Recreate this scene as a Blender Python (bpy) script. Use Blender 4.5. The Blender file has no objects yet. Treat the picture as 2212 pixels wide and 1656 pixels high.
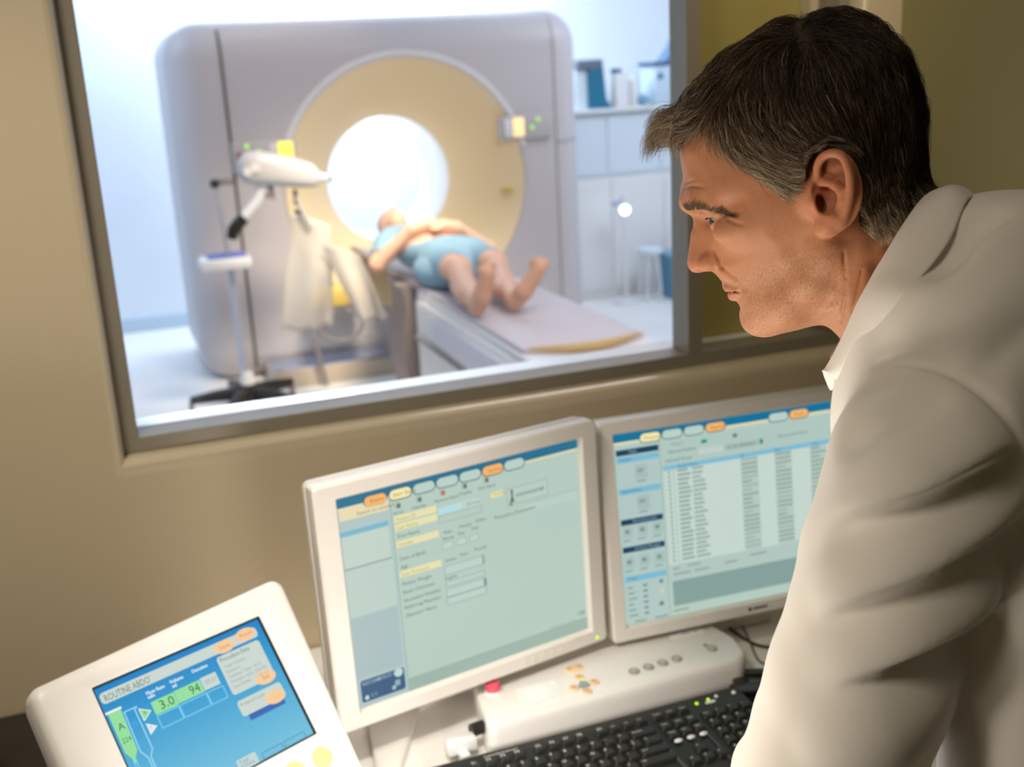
import bpy, bmesh, math, random
import numpy as np
from mathutils import Vector, Matrix
random.seed(7); rng = np.random.default_rng(7)
C = bpy.context.scene.collection
R_ = math.radians

# ---------------------------------------------------------------- camera
PW, PH, FPX = 2212.0, 1656.0, 2400.0
PITCH, ROLL, YAW = R_(15.96), R_(3.01), R_(19.8)
EYE = Vector((0, 0, 1.66))
_fh = Vector((math.sin(YAW), math.cos(YAW), 0)); _r0 = Vector((math.cos(YAW), -math.sin(YAW), 0))
CF = (_fh * math.cos(PITCH) + Vector((0, 0, -math.sin(PITCH)))).normalized()
_u0 = _r0.cross(CF)
CR = _r0 * math.cos(ROLL) - _u0 * math.sin(ROLL)
CU = _r0 * math.sin(ROLL) + _u0 * math.cos(ROLL)
cd = bpy.data.cameras.new('camera'); cam = bpy.data.objects.new('camera', cd); C.objects.link(cam)
cam.matrix_world = Matrix(((CR.x, CU.x, -CF.x, EYE.x), (CR.y, CU.y, -CF.y, EYE.y), (CR.z, CU.z, -CF.z, EYE.z), (0, 0, 0, 1)))
cd.sensor_fit = 'HORIZONTAL'; cd.sensor_width = 36.0; cd.lens = 36.0 * FPX / PW
cd.clip_start = 0.02; cd.clip_end = 60
cd.dof.use_dof = True; cd.dof.focus_distance = 0.92; cd.dof.aperture_fstop = 6.0
bpy.context.scene.camera = cam

def ray(px, py): return CF + CR * ((px - PW / 2) / FPX) + CU * ((PH / 2 - py) / FPX)
def at_y(px, py, y):                       # the place on the plane y = const seen at a photo point
    v = ray(px, py); return EYE + v * ((y - EYE.y) / v.y)
def at_z(px, py, z):
    v = ray(px, py); return EYE + v * ((z - EYE.z) / v.z)
def at_d(px, py, d): return EYE + ray(px, py) * d

# ---------------------------------------------------------------- world, lamps, exposure
sc = bpy.context.scene
sc.view_settings.view_transform = 'Standard'; sc.view_settings.look = 'None'
sc.view_settings.exposure = 0.0; sc.view_settings.gamma = 1.0
try: sc.view_settings.use_curve_mapping = False
except Exception: pass
w = bpy.data.worlds.new('world'); sc.world = w; w.use_nodes = True
w.node_tree.nodes['Background'].inputs[0].default_value = (1.0, 0.86, 0.62, 1); w.node_tree.nodes['Background'].inputs[1].default_value = 0.02

def lamp(name, kind, loc, target, power, col, size=0.2, size_y=None, spot=None, blend=0.5):
    l = bpy.data.lights.new(name, kind); l.energy = power; l.color = col
    if kind == 'AREA':
        l.size = size
        if size_y: l.shape = 'RECTANGLE'; l.size_y = size_y
    else: l.shadow_soft_size = size
    if spot: l.spot_size = R_(spot); l.spot_blend = blend
    o = bpy.data.objects.new(name, l); C.objects.link(o); o.location = loc
    o.rotation_euler = (Vector(target) - Vector(loc)).to_track_quat('-Z', 'Y').to_euler()
    return o
WARM = (1.0, 0.80, 0.56)
lamp('desk_spot_lamp', 'SPOT', (0.13, 0.72, 2.30), (0.29, 1.24, 0.74), 54, (1.0, 0.96, 0.90), 0.05, spot=37, blend=0.85)
lamp('added_face_fill', 'SPOT', (0.02, 0.66, 1.00), (0.60, 0.83, 1.40), 15.5, (1.0, 0.90, 0.76), 0.12, spot=64, blend=0.6)  # fill added for the man's face and sleeve, no real lamp stands here
lamp('added_desk_fill', 'POINT', (0.25, 0.98, 0.86), (0.25, 1.2, 0.8), 3.2, (1.0, 0.95, 0.88), 0.05)  # unseen low fill added to brighten the monitor fronts and desk
lamp('added_room_fill', 'AREA', (-0.70, 0.30, 2.50), (-0.20, 1.2, 0.9), 8.5, (1.0, 0.90, 0.74), 0.5)  # ambient fill added to lift the man's back and shoulder, not a fitting
lamp('added_wall_wash', 'SPOT', (-0.35, 0.85, 2.50), (0.16, 1.70, 0.72), 46, (1.0, 0.91, 0.76), 0.15, spot=66, blend=0.9)  # added to brighten the left wall and touch panel, source made up
lamp('added_corner_wash', 'SPOT', (1.12, 1.12, 2.55), (1.16, 1.80, 1.75), 24, (1.0, 0.86, 0.60), 0.10, spot=44, blend=0.9)  # made-up wash added to lift the olive board and right corner
COOL = (0.70, 0.82, 1.0)
lamp('scan_back_light', 'AREA', (1.5, 7.6, 2.82), (1.6, 8.1, 0.3), 60, COOL, 3.0, 0.4)
lamp('scan_left_light', 'AREA', (-0.7, 6.3, 2.82), (-0.1, 7.2, 0.7), 24, (0.55, 0.74, 1.0), 0.9)
lamp('added_bore_backlight', 'AREA', (1.95, 7.48, 2.3), (2.05, 8.05, 0.85), 24, (0.92, 0.96, 1.0), 0.5)  # added out of sight behind the scanner to whiten the wall beyond the bore
lamp('scan_bore_lamp', 'POINT', (1.70, 6.95, 1.27), (1.7, 7, 1), 1.8, (0.90, 0.95, 1.0), 0.05)
lamp('scan_right_light', 'AREA', (3.8, 5.4, 2.82), (4.2, 7.2, 0.0), 46, COOL, 1.0)
lamp('scan_front_light', 'AREA', (1.7, 3.0, 2.82), (1.65, 4.9, 0.0), 58, (1.0, 0.88, 0.86), 1.6)
lamp('gantry_spot_lamp', 'SPOT', (1.05, 6.05, 2.80), (1.05, 6.42, 1.95), 8, (1.0, 0.80, 0.55), 0.08, spot=70, blend=0.8)
lamp('scan_low_warm_lamp', 'SPOT', (1.4, 4.3, 2.80), (1.25, 6.2, 0.10), 560, (1.0, 0.85, 0.66), 0.3, spot=48, blend=1.0)

# ---------------------------------------------------------------- materials
MATS = {}
def mat(name, col, rough=0.5, metal=0.0, spec=0.5, bump=0.0, bscale=60.0, var=0.0, vscale=6.0, sss=0.0, emit=None, estr=0.0, coat=0.0, sheen=0.0):
    if name in MATS: return MATS[name]
    m = bpy.data.materials.new(name); m.use_nodes = True; nt = m.node_tree
    b = nt.nodes['Principled BSDF']
    b.inputs['Base Color'].default_value = (*col, 1); b.inputs['Roughness'].default_value = rough
    b.inputs['Metallic'].default_value = metal; b.inputs['Specular IOR Level'].default_value = spec
    if coat: b.inputs['Coat Weight'].default_value = coat
    if sheen: b.inputs['Sheen Weight'].default_value = sheen
    if sss:
        b.inputs['Subsurface Weight'].default_value = sss
        b.inputs['Subsurface Radius'].default_value = (0.008, 0.003, 0.0015); b.inputs['Subsurface Scale'].default_value = 1.0
    if emit: b.inputs['Emission Color'].default_value = (*emit, 1); b.inputs['Emission Strength'].default_value = estr
    tc = nt.nodes.new('ShaderNodeTexCoord')
    if var:
        n = nt.nodes.new('ShaderNodeTexNoise'); n.inputs['Scale'].default_value = vscale; n.inputs['Detail'].default_value = 4
        nt.links.new(tc.outputs['Object'], n.inputs['Vector'])
        r = nt.nodes.new('ShaderNodeValToRGB')
        r.color_ramp.elements[0].position = 0.3; r.color_ramp.elements[1].position = 0.7
        r.color_ramp.elements[0].color = (*[c * (1 - var) for c in col], 1); r.color_ramp.elements[1].color = (*[min(1, c * (1 + var)) for c in col], 1)
        nt.links.new(n.outputs['Fac'], r.inputs['Fac']); nt.links.new(r.outputs['Color'], b.inputs['Base Color'])
    if bump:
        n = nt.nodes.new('ShaderNodeTexNoise'); n.inputs['Scale'].default_value = bscale; n.inputs['Detail'].default_value = 3
        nt.links.new(tc.outputs['Object'], n.inputs['Vector'])
        bn = nt.nodes.new('ShaderNodeBump'); bn.inputs['Strength'].default_value = bump; bn.inputs['Distance'].default_value = 0.002
        nt.links.new(n.outputs['Fac'], bn.inputs['Height']); nt.links.new(bn.outputs['Normal'], b.inputs['Normal'])
    MATS[name] = m; return m
def attr_mat(name, rough=0.5, emit=0.0, sss=0.0, spec=0.5, hair=False):
    m = bpy.data.materials.new(name); m.use_nodes = True; nt = m.node_tree; b = nt.nodes['Principled BSDF']
    a = nt.nodes.new('ShaderNodeAttribute'); a.attribute_name = 'tint'
    nt.links.new(a.outputs['Color'], b.inputs['Base Color']); b.inputs['Roughness'].default_value = rough; b.inputs['Specular IOR Level'].default_value = spec
    if emit:
        nt.links.new(a.outputs['Color'], b.inputs['Emission Color']); b.inputs['Emission Strength'].default_value = emit
        b.inputs['Base Color'].default_value = (0.02, 0.02, 0.02, 1)
        for l in list(nt.links):
            if l.to_socket == b.inputs['Base Color']: nt.links.remove(l)
    MATS[name] = m; return m

M_wall = mat('painted_wall', (0.60, 0.505, 0.345), 0.62, bump=0.06, bscale=180, var=0.02, vscale=3)
M_case = mat('casing_paint', (0.60, 0.51, 0.36), 0.22, spec=0.6, coat=0.5)
M_olive = mat('olive_panel', (0.38, 0.31, 0.105), 0.5, var=0.05, vscale=2)
M_oliver = mat('olive_wall', (0.275, 0.245, 0.105), 0.55, bump=0.05, bscale=150, var=0.03, vscale=2)
M_frame = mat('grey_metal_frame', (0.30, 0.265, 0.21), 0.42, metal=0.25)
M_ceil = mat('ceiling_white', (0.75, 0.70, 0.6), 0.7, bump=0.05)
M_floor = mat('floor_vinyl', (0.40, 0.36, 0.30), 0.45, var=0.05, vscale=5)
M_swall = mat('scan_wall', (0.80, 0.86, 0.93), 0.6, var=0.02, vscale=2)
M_sfloor = mat('scan_floor', (0.84, 0.83, 0.81), 0.35, var=0.04, vscale=3)
M_white = mat('white_plastic', (0.83, 0.80, 0.765), 0.38, var=0.015, vscale=20)
M_white2 = mat('white_lacquer', (0.80, 0.80, 0.80), 0.35)
M_desk = mat('desk_laminate', (0.84, 0.81, 0.765), 0.5, var=0.02, vscale=8)
M_silver = mat('bezel_plastic', (0.79, 0.745, 0.69), 0.38, metal=0.0, var=0.015, vscale=15)
M_dark = mat('dark_laminate', (0.030, 0.025, 0.020), 0.55, var=0.2, vscale=12)
M_black = mat('black_plastic', (0.012, 0.011, 0.010), 0.42)
M_blackg = mat('black_gloss', (0.010, 0.007, 0.006), 0.12)
M_key = mat('key_black', (0.016, 0.015, 0.013), 0.45)
M_print = mat('key_print', (0.85, 0.83, 0.78), 0.5)
M_gant = mat('gantry_shell', (0.575, 0.53, 0.535), 0.45)
M_ring = mat('gantry_ring_beige', (0.92, 0.75, 0.46), 0.5)
M_rim = mat('gantry_rim', (0.74, 0.70, 0.68), 0.4)
M_seam = mat('dark_seam', (0.12, 0.10, 0.08), 0.6)
M_bore = mat('bore_liner', (0.88, 0.92, 0.95), 0.4)
M_steel = mat('steel', (0.62, 0.62, 0.62), 0.3, metal=0.9)
M_lav = mat('matt_lavender_vinyl', (0.62, 0.57, 0.60), 0.5)
M_yel = mat('mat_beige_piping', (0.62, 0.44, 0.20), 0.55)
M_greyp = mat('grey_plastic', (0.28, 0.25, 0.235), 0.5)
M_cable = mat('cable_grey', (0.05, 0.045, 0.035), 0.5)

# ---------------------------------------------------------------- mesh helpers
def tag(o, label=None, cat=None, group=None, kind=None):
    for k, v in (('label', label), ('category', cat), ('group', group), ('kind', kind)):
        if v: o[k] = v
    return o
def empty(name, loc, label, cat, group=None, rz=0.0):
    o = bpy.data.objects.new(name, None); C.objects.link(o); o.location = loc; o.rotation_euler = (0, 0, rz)
    o.empty_display_size = 0.05
    return tag(o, label, cat, group)
class MB:
    def __init__(s): s.v = []; s.f = []; s.m = []; s.mats = []; s.c = []; s.cur = 0; s.col = (1, 1, 1)
    def use(s, m):
        if m not in s.mats: s.mats.append(m)
        s.cur = s.mats.index(m); return s
    def add(s, vs, fs, M=None):
        b = len(s.v)
        for p in vs:
            p = Vector(p); s.v.append(M @ p if M else p)
        for f in fs:
            s.f.append([b + i for i in f]); s.m.append(s.cur); s.c.append(s.col)
        return s
    def box(s, lo, hi, bevel=0.0, seg=2, M=None):
        bm = bmesh.new(); bmesh.ops.create_cube(bm, size=1.0)
        for v in bm.verts: v.co = Vector([(lo[i] + hi[i]) / 2 + v.co[i] * (hi[i] - lo[i]) for i in range(3)])
        if bevel > 0: bmesh.ops.bevel(bm, geom=bm.edges[:], offset=bevel, segments=seg, profile=0.5, affect='EDGES')
        return s._bm(bm, M)
    def _bm(s, bm, M=None):
        bm.verts.index_update()
        s.add([v.co.copy() for v in bm.verts], [[v.index for v in f.verts] for f in bm.faces], M); bm.free(); return s
    def cyl(s, a, b, r0, r1=None, n=20, cap=True):
        a, b = Vector(a), Vector(b); r1 = r0 if r1 is None else r1
        return s.tube([a, b], [r0, r1], n, cap)
    def tube(s, pts, rad, n=12, cap=True, closed=False):
        pts = [Vector(p) for p in pts]; k = len(pts)
        if not hasattr(rad, '__len__'): rad = [rad] * k
        vs, fs = [], []; ref = None
        for i, p in enumerate(pts):
            if closed: t = pts[(i + 1) % k] - pts[i - 1]
            else: t = pts[min(i + 1, k - 1)] - pts[max(i - 1, 0)]
            t.normalize()
            if ref is None: ref = Vector((0, 0, 1)) if abs(t.z) < 0.9 else Vector((1, 0, 0))
            x = ref - t * ref.dot(t); x.normalize(); y = t.cross(x); ref = x
            for j in range(n):
                a = 2 * math.pi * j / n; vs.append(p + (x * math.cos(a) + y * math.sin(a)) * rad[i])
        for i in range(k if closed else k - 1):
            i2 = (i + 1) % k
            for j in range(n): fs.append([i * n + j, i * n + (j + 1) % n, i2 * n + (j + 1) % n, i2 * n + j])
        if cap and not closed:
            fs.append(list(range(n))[::-1]); fs.append([(k - 1) * n + j for j in range(n)])
        return s.add(vs, fs)
    def lathe(s, prof, M=None, n=40, a0=0.0, a1=2 * math.pi):     # prof (r, z) about local z
        full = abs(a1 - a0 - 2 * math.pi) < 1e-6; vs, fs = [], []; m = n if full else n + 1
        for r, z in prof:
            for j in range(m):
                a = a0 + (a1 - a0) * j / n; vs.append((r * math.cos(a), r * math.sin(a), z))
        for i in range(len(prof) - 1):
            for j in range(n): fs.append([i * m + j, i * m + (j + 1) % m, (i + 1) * m + (j + 1) % m, (i + 1) * m + j])
        return s.add(vs, fs, M)
    def prism(s, poly, z0, z1, M=None, bevel=0.0, seg=2):          # poly of (x, y) extruded in z
        bm = bmesh.new(); vs = [bm.verts.new((x, y, z0)) for x, y in poly]; f = bm.faces.new(vs)
        r = bmesh.ops.extrude_face_region(bm, geom=[f]); up = [g for g in r['geom'] if isinstance(g, bmesh.types.BMVert)]
        for v in up: v.co.z = z1
        bmesh.ops.recalc_face_normals(bm, faces=bm.faces[:])
        if bevel > 0:
            tops = [e for e in bm.edges if all(abs(v.co.z - z1) < 1e-6 for v in e.verts)]
            bmesh.ops.bevel(bm, geom=tops, offset=bevel, segments=seg, profile=0.5, affect='EDGES')
        return s._bm(bm, M)
    def ball(s, c, r, n=16, sc_=(1, 1, 1), M=None):
        bm = bmesh.new(); bmesh.ops.create_uvsphere(bm, u_segments=n, v_segments=max(6, n * 2 // 3), radius=1)
        for v in bm.verts: v.co = Vector(c) + Vector([v.co[i] * r * sc_[i] for i in range(3)])
        return s._bm(bm, M)
    def build(s, name, m=None, parent=None, smooth=35, tint=False):
        me = bpy.data.meshes.new(name); me.from_pydata([tuple(v) for v in s.v], [], s.f)
        for x in (s.mats if s.mats else [m]): me.materials.append(x)
        if s.mats: me.polygons.foreach_set('material_index', s.m)
        if tint:
            a = me.color_attributes.new('tint', 'FLOAT_COLOR', 'CORNER'); buf = []
            for f, c in zip(s.f, s.c): buf += [*c, 1.0] * len(f)
            a.data.foreach_set('color', buf)
        if smooth is not None and smooth:
            me.polygons.foreach_set('use_smooth', [True] * len(me.polygons))
            try: me.set_sharp_from_angle(angle=R_(smooth))
            except Exception: pass
        me.update()
        o = bpy.data.objects.new(name, me); C.objects.link(o)
        if parent is not None: o.parent = parent
        return o
def rrect(x0, y0, x1, y1, r, n=6):
    r = min(r, (x1 - x0) / 2 - 1e-6, (y1 - y0) / 2 - 1e-6); out = []
    for cx, cy, a in ((x1 - r, y0 + r, -90), (x1 - r, y1 - r, 0), (x0 + r, y1 - r, 90), (x0 + r, y0 + r, 180)):
        for i in range(n + 1):
            t = R_(a + 90 * i / n); out.append((cx + r * math.cos(t), cy + r * math.sin(t)))
    return out
_tc = {}
def text_polys(s, size=1.0):                                       # letter outlines of a line of text as filled faces
    if s in _tc: return _tc[s]
    cu = bpy.data.curves.new('t', 'FONT'); cu.body = s; cu.size = 1.0; cu.resolution_u = 2
    o = bpy.data.objects.new('t', cu); C.objects.link(o)
    dg = bpy.context.evaluated_depsgraph_get(); me = o.evaluated_get(dg).to_mesh()
    vs = [v.co.copy() for v in me.vertices]; fs = [list(p.vertices) for p in me.polygons]
    o.evaluated_get(dg).to_mesh_clear(); bpy.data.objects.remove(o); bpy.data.curves.remove(cu)
    w_ = max([v.x for v in vs] + [0.01]); _tc[s] = (vs, fs, w_); return _tc[s]
class UI:                                                          # flat artwork of a screen, drawn in fractions of its width and height
    def __init__(s, W, H): s.mb = MB(); s.W = W; s.H = H; s.k = 0
    def _p(s, u, v, z): return ((u - 0.5) * s.W, -0.0002 - z, (v - 0.5) * s.H)
    def z(s, lay): return 0.00012 * lay
    def poly(s, pts, col, lay=1): s.mb.col = lin(col); s.mb.add([s._p(u, v, s.z(lay)) for u, v in pts], [list(range(len(pts)))])
    def rect(s, u0, v0, u1, v1, col, lay=1, r=0.0):
        if r: s.poly([(x, y * 1.0) for x, y in s.rr(u0, v0, u1, v1, r)], col, lay)
        else: s.poly([(u0, v0), (u1, v0), (u1, v1), (u0, v1)], col, lay)
    def rr(s, u0, v0, u1, v1, r):
        a = rrect(u0 * s.W, v0 * s.H, u1 * s.W, v1 * s.H, r * s.H, 5); return [(x / s.W, y / s.H) for x, y in a]
    def ell(s, u, v, ru, rv, col, lay=1): s.poly([(u + ru * math.cos(2 * math.pi * i / 20), v + rv * math.sin(2 * math.pi * i / 20)) for i in range(20)], col, lay)
    def line(s, u0, v0, u1, v1, t, col, lay=2):
        a = Vector((u0 * s.W, v0 * s.H)); b = Vector((u1 * s.W, v1 * s.H)); d = (b - a).normalized() * 0.0; n = Vector((-(b - a).y, (b - a).x)).normalized() * t * s.H / 2
        s.poly([((p.x) / s.W, (p.y) / s.H) for p in (a - n, b - n, b + n, a + n)], col, lay)
    def box(s, u0, v0, u1, v1, t, col, lay=2):
        s.line(u0, v0, u1, v0, t, col, lay); s.line(u1, v0, u1, v1, t, col, lay); s.line(u1, v1, u0, v1, t, col, lay); s.line(u0, v1, u0, v0, t, col, lay)
    def text(s, str_, u, v, h, col, lay=3, wid=None):               # h: cap height fraction; wid: wanted width fraction
        vs, fs, w_ = text_polys(str_); sy = h * s.H / 0.70; sx = sy if wid is None else wid * s.W / w_
        s.mb.col = lin(col); s.mb.add([((u - 0.5) * s.W + p.x * sx, -0.0002 - s.z(lay), (v - 0.5) * s.H + p.y * sy) for p in vs], fs)
    def build(s, name, m, parent): return s.mb.build(name, m, parent, smooth=None, tint=True)
def lin(c): return tuple((x / 255 / 12.92) if x / 255 <= 0.04045 else ((x / 255 + 0.055) / 1.055) ** 2.4 for x in c)
# ================================================================ the setting
WY = 1.70; DESK = 0.742
def structure(o): o['kind'] = 'structure'; return o
XL, XR, ZB, ZT = -0.016, 1.302, 1.112, 2.25
def wall_with_hole():
    b = MB(); y0, y1 = WY, 1.86; x0, x1, zt = -2.2, 1.40, 2.6
    r = 0.016; K = 6                                                # rounded paint edge around the opening, deeper at the sill
    def loop(off, y): return [(XL - off, y, ZB - off * 1.5), (XR + off, y, ZB - off * 1.5), (XR + off, y, ZT + off), (XL - off, y, ZT + off)]
    rings = [loop(r - r * math.sin(math.pi / 2 * i / K), y0 + (0.034) * (1 - math.cos(math.pi / 2 * i / K))) for i in range(K + 1)]
    rings.append(loop(0, y1))
    outer = [(x0, y0, 0), (x1, y0, 0), (x1, y0, zt), (x0, y0, zt)]
    vs = outer + [p for g in rings for p in g]; fs = []
    for i in range(4): j = (i + 1) % 4; fs.append([i, j, 4 + j, 4 + i])
    for k in range(len(rings) - 1):
        for i in range(4): j = (i + 1) % 4; fs.append([4 + k * 4 + i, 4 + k * 4 + j, 8 + k * 4 + j, 8 + k * 4 + i])
    b.use(M_wall).add(vs[:4] + vs[4:8], fs[:4]); b.use(M_case).add(vs[4:], [[k - 4 for k in f] for f in fs[4:]]); b.use(M_wall)
    back = [(-1.7, y1, 0), (5.3, y1, 0), (5.3, y1, 2.9), (-1.7, y1, 2.9)]; n = len(rings) - 1
    vs2 = back + rings[n]; b.add(vs2, [[(i + 1) % 4, i, 4 + i, 4 + (i + 1) % 4] for i in range(4)])
    return b
structure(wall_with_hole().build('wall_window', M_wall, smooth=50))
structure(MB().box((1.384, -1.5, 0), (1.50, WY + 0.0, 2.6)).build('wall_right', M_oliver, smooth=0))
structure(MB().box((-2.3, -1.5, 0), (-2.2, WY, 2.6)).build('wall_left', M_wall, smooth=0))
structure(MB().box((-2.3, -1.6, 0), (1.5, -1.5, 2.6)).build('wall_rear', M_oliver, smooth=0))
structure(MB().box((-2.3, -1.6, 2.6), (1.5, WY, 2.68)).build('ceiling', M_ceil, smooth=0))
structure(MB().box((-2.3, -1.6, -0.06), (1.5, WY + 0.02, 0)).build('floor', M_floor, smooth=0))
structure(MB().box((-1.8, 1.86, -0.06), (5.3, 8.2, 0)).build('floor_scan', M_sfloor, smooth=0))
structure(MB().box((-1.8, 1.86, 2.9), (5.3, 8.2, 2.98)).build('ceiling_scan', M_swall, smooth=0))
structure(MB().box((-1.8, 8.05, 0), (5.3, 8.2, 2.9)).build('wall_scan_back', M_swall, smooth=0))
structure(MB().box((-1.8, 1.86, 0), (-1.65, 8.05, 2.9)).build('wall_scan_left', M_swall, smooth=0))
structure(MB().box((5.2, 1.86, 0), (5.3, 8.05, 2.9)).build('wall_scan_right', M_swall, smooth=0))
structure(MB().box((-1.65, 8.03, 0), (5.2, 8.05, 0.10), 0.004).build('baseboard_scan', mat('skirting_blue_grey', (0.55, 0.66, 0.76), 0.5), smooth=0))
# window: metal frame, mullion, two panes, scan-side sill
FY0, FY1 = 1.738, 1.800; FW = 0.024
wn = empty('window_1', ((XL + XR) / 2, FY0, ZB), None, None); wn['kind'] = 'structure'
def loc(o, par):                                                     # keep world placement under a parent
    o.parent = par; o.matrix_parent_inverse = Matrix.Translation(par.location).inverted() if par.rotation_euler.z == 0 else par.matrix_world.inverted(); return o
f = MB()
f.box((XL, FY0, ZB), (XR, FY1, ZB + FW), 0.0015); f.box((XL, FY0, ZT - FW), (XR, FY1, ZT), 0.0015)
f.box((XL, FY0, ZB + FW), (XL + FW, FY1, ZT - FW), 0.0015); f.box((XR - FW, FY0, ZB + FW), (XR, FY1, ZT - FW), 0.0015)
loc(structure(f.build('window_frame', M_frame, smooth=0)), wn)
MX0, MX1 = 0.972, 1.001
loc(structure(MB().box((MX0, FY0, ZB + FW), (MX1, FY1, ZT - FW), 0.0015).build('mullion', M_frame, smooth=0)), wn)
def glass_mat():
    m = bpy.data.materials.new('window_glass'); m.use_nodes = True; nt = m.node_tree; nt.nodes.clear()
    out = nt.nodes.new('ShaderNodeOutputMaterial'); mx = nt.nodes.new('ShaderNodeMixShader'); tr = nt.nodes.new('ShaderNodeBsdfTransparent')
    gl = nt.nodes.new('ShaderNodeBsdfGlossy'); gl.inputs['Roughness'].default_value = 0.02; fr = nt.nodes.new('ShaderNodeFresnel'); fr.inputs['IOR'].default_value = 1.35
    tr.inputs['Color'].default_value = (0.985, 0.99, 0.985, 1)
    gm = nt.nodes.new('ShaderNodeNewGeometry'); iv = nt.nodes.new('ShaderNodeMath'); iv.operation = 'SUBTRACT'; iv.inputs[0].default_value = 1; mu = nt.nodes.new('ShaderNodeMath'); mu.operation = 'MULTIPLY'
    nt.links.new(gm.outputs['Backfacing'], iv.inputs[1]); nt.links.new(fr.outputs[0], mu.inputs[0]); nt.links.new(iv.outputs[0], mu.inputs[1]); nt.links.new(mu.outputs[0], mx.inputs[0]); nt.links.new(tr.outputs[0], mx.inputs[1]); nt.links.new(gl.outputs[0], mx.inputs[2]); nt.links.new(mx.outputs[0], out.inputs[0]); return m
M_glass = glass_mat()
loc(structure(MB().box((XL + FW, 1.776, ZB + FW), (MX0, 1.782, ZT - FW)).build('pane', M_glass, smooth=0)), wn)
loc(structure(MB().box((MX1, 1.776, ZB + FW), (XR - FW, 1.782, ZT - FW)).build('pane', M_glass, smooth=0)), wn)
structure(MB().box((XL, 1.800, ZB - 0.02), (XR, 1.856, ZB + FW - 0.001), 0.004).build('trim_1', mat('sill_white', (0.90, 0.89, 0.90), 0.16, coat=0.6), smooth=0))
# blanked right light: olive board and a pale post behind the glass
structure(MB().box((MX0 + 0.055, 1.835, ZB + FW), (1.292, 1.858, ZT)).build('trim_2', M_olive, smooth=0))
structure(MB().box((1.262, 1.800, ZB + FW), (1.302, 1.834, ZT)).build('trim_3', M_case, smooth=0))

# ================================================================ control room furniture
dk = empty('desk', (0.6, 1.3, 0), 'long white laminate desk under the observation window', 'desk')
loc(MB().box((0.05, 0.93, 0.712), (1.375, 1.692, DESK), 0.004).build('desktop', M_desk, smooth=0), dk)
for x in (0.10, 1.30): loc(MB().box((x - 0.02, 0.98, 0), (x + 0.02, 1.66, 0.712), 0.003).build('leg', M_greyp, smooth=0), dk)
dt = empty('side_counter', (-0.6, 1.3, 0), 'dark brown side counter left of the white desk, under the tilted screen', 'counter')
loc(MB().box((-1.6, 0.93, 0.70), (0.046, 1.692, DESK), 0.004).build('countertop', M_dark, smooth=0), dt)
loc(MB().box((-1.58, 1.00, 0), (0.03, 1.68, 0.70), 0.003).build('cabinet_body', M_dark, smooth=0), dt)

def xf(mb, M): mb.v = [M @ v for v in mb.v]; return mb
def loft(mb, rings, cap0=False, cap1=False):
    n = len(rings[0]); vs = [p for r in rings for p in r]; fs = []
    for k in range(len(rings) - 1):
        for i in range(n): j = (i + 1) % n; fs.append([k * n + i, k * n + j, (k + 1) * n + j, (k + 1) * n + i])
    if cap0: fs.append(list(range(n))[::-1])
    if cap1: fs.append([(len(rings) - 1) * n + i for i in range(n)])
    return mb.add(vs, fs)
def round_poly(pts, rads, n=6):
    out = []; k = len(pts)
    for i in range(k):
        p = Vector(pts[i]); a = (Vector(pts[i - 1]) - p).normalized(); b = (Vector(pts[(i + 1) % k]) - p).normalized()
        r = rads[i] if hasattr(rads, '__len__') else rads
        ang = a.angle(b); d = r / math.tan(ang / 2); c = p + (a + b).normalized() * (r / math.sin(ang / 2))
        s0 = p + a * d - c; s1 = p + b * d - c; t0 = math.atan2(s0.y, s0.x); t1 = math.atan2(s1.y, s1.x); dt_ = (t1 - t0 + math.pi) % (2 * math.pi) - math.pi
        for q in range(n + 1):
            t = t0 + dt_ * q / n; out.append((c.x + r * math.cos(t), c.y + r * math.sin(t)))
    return out

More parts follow.
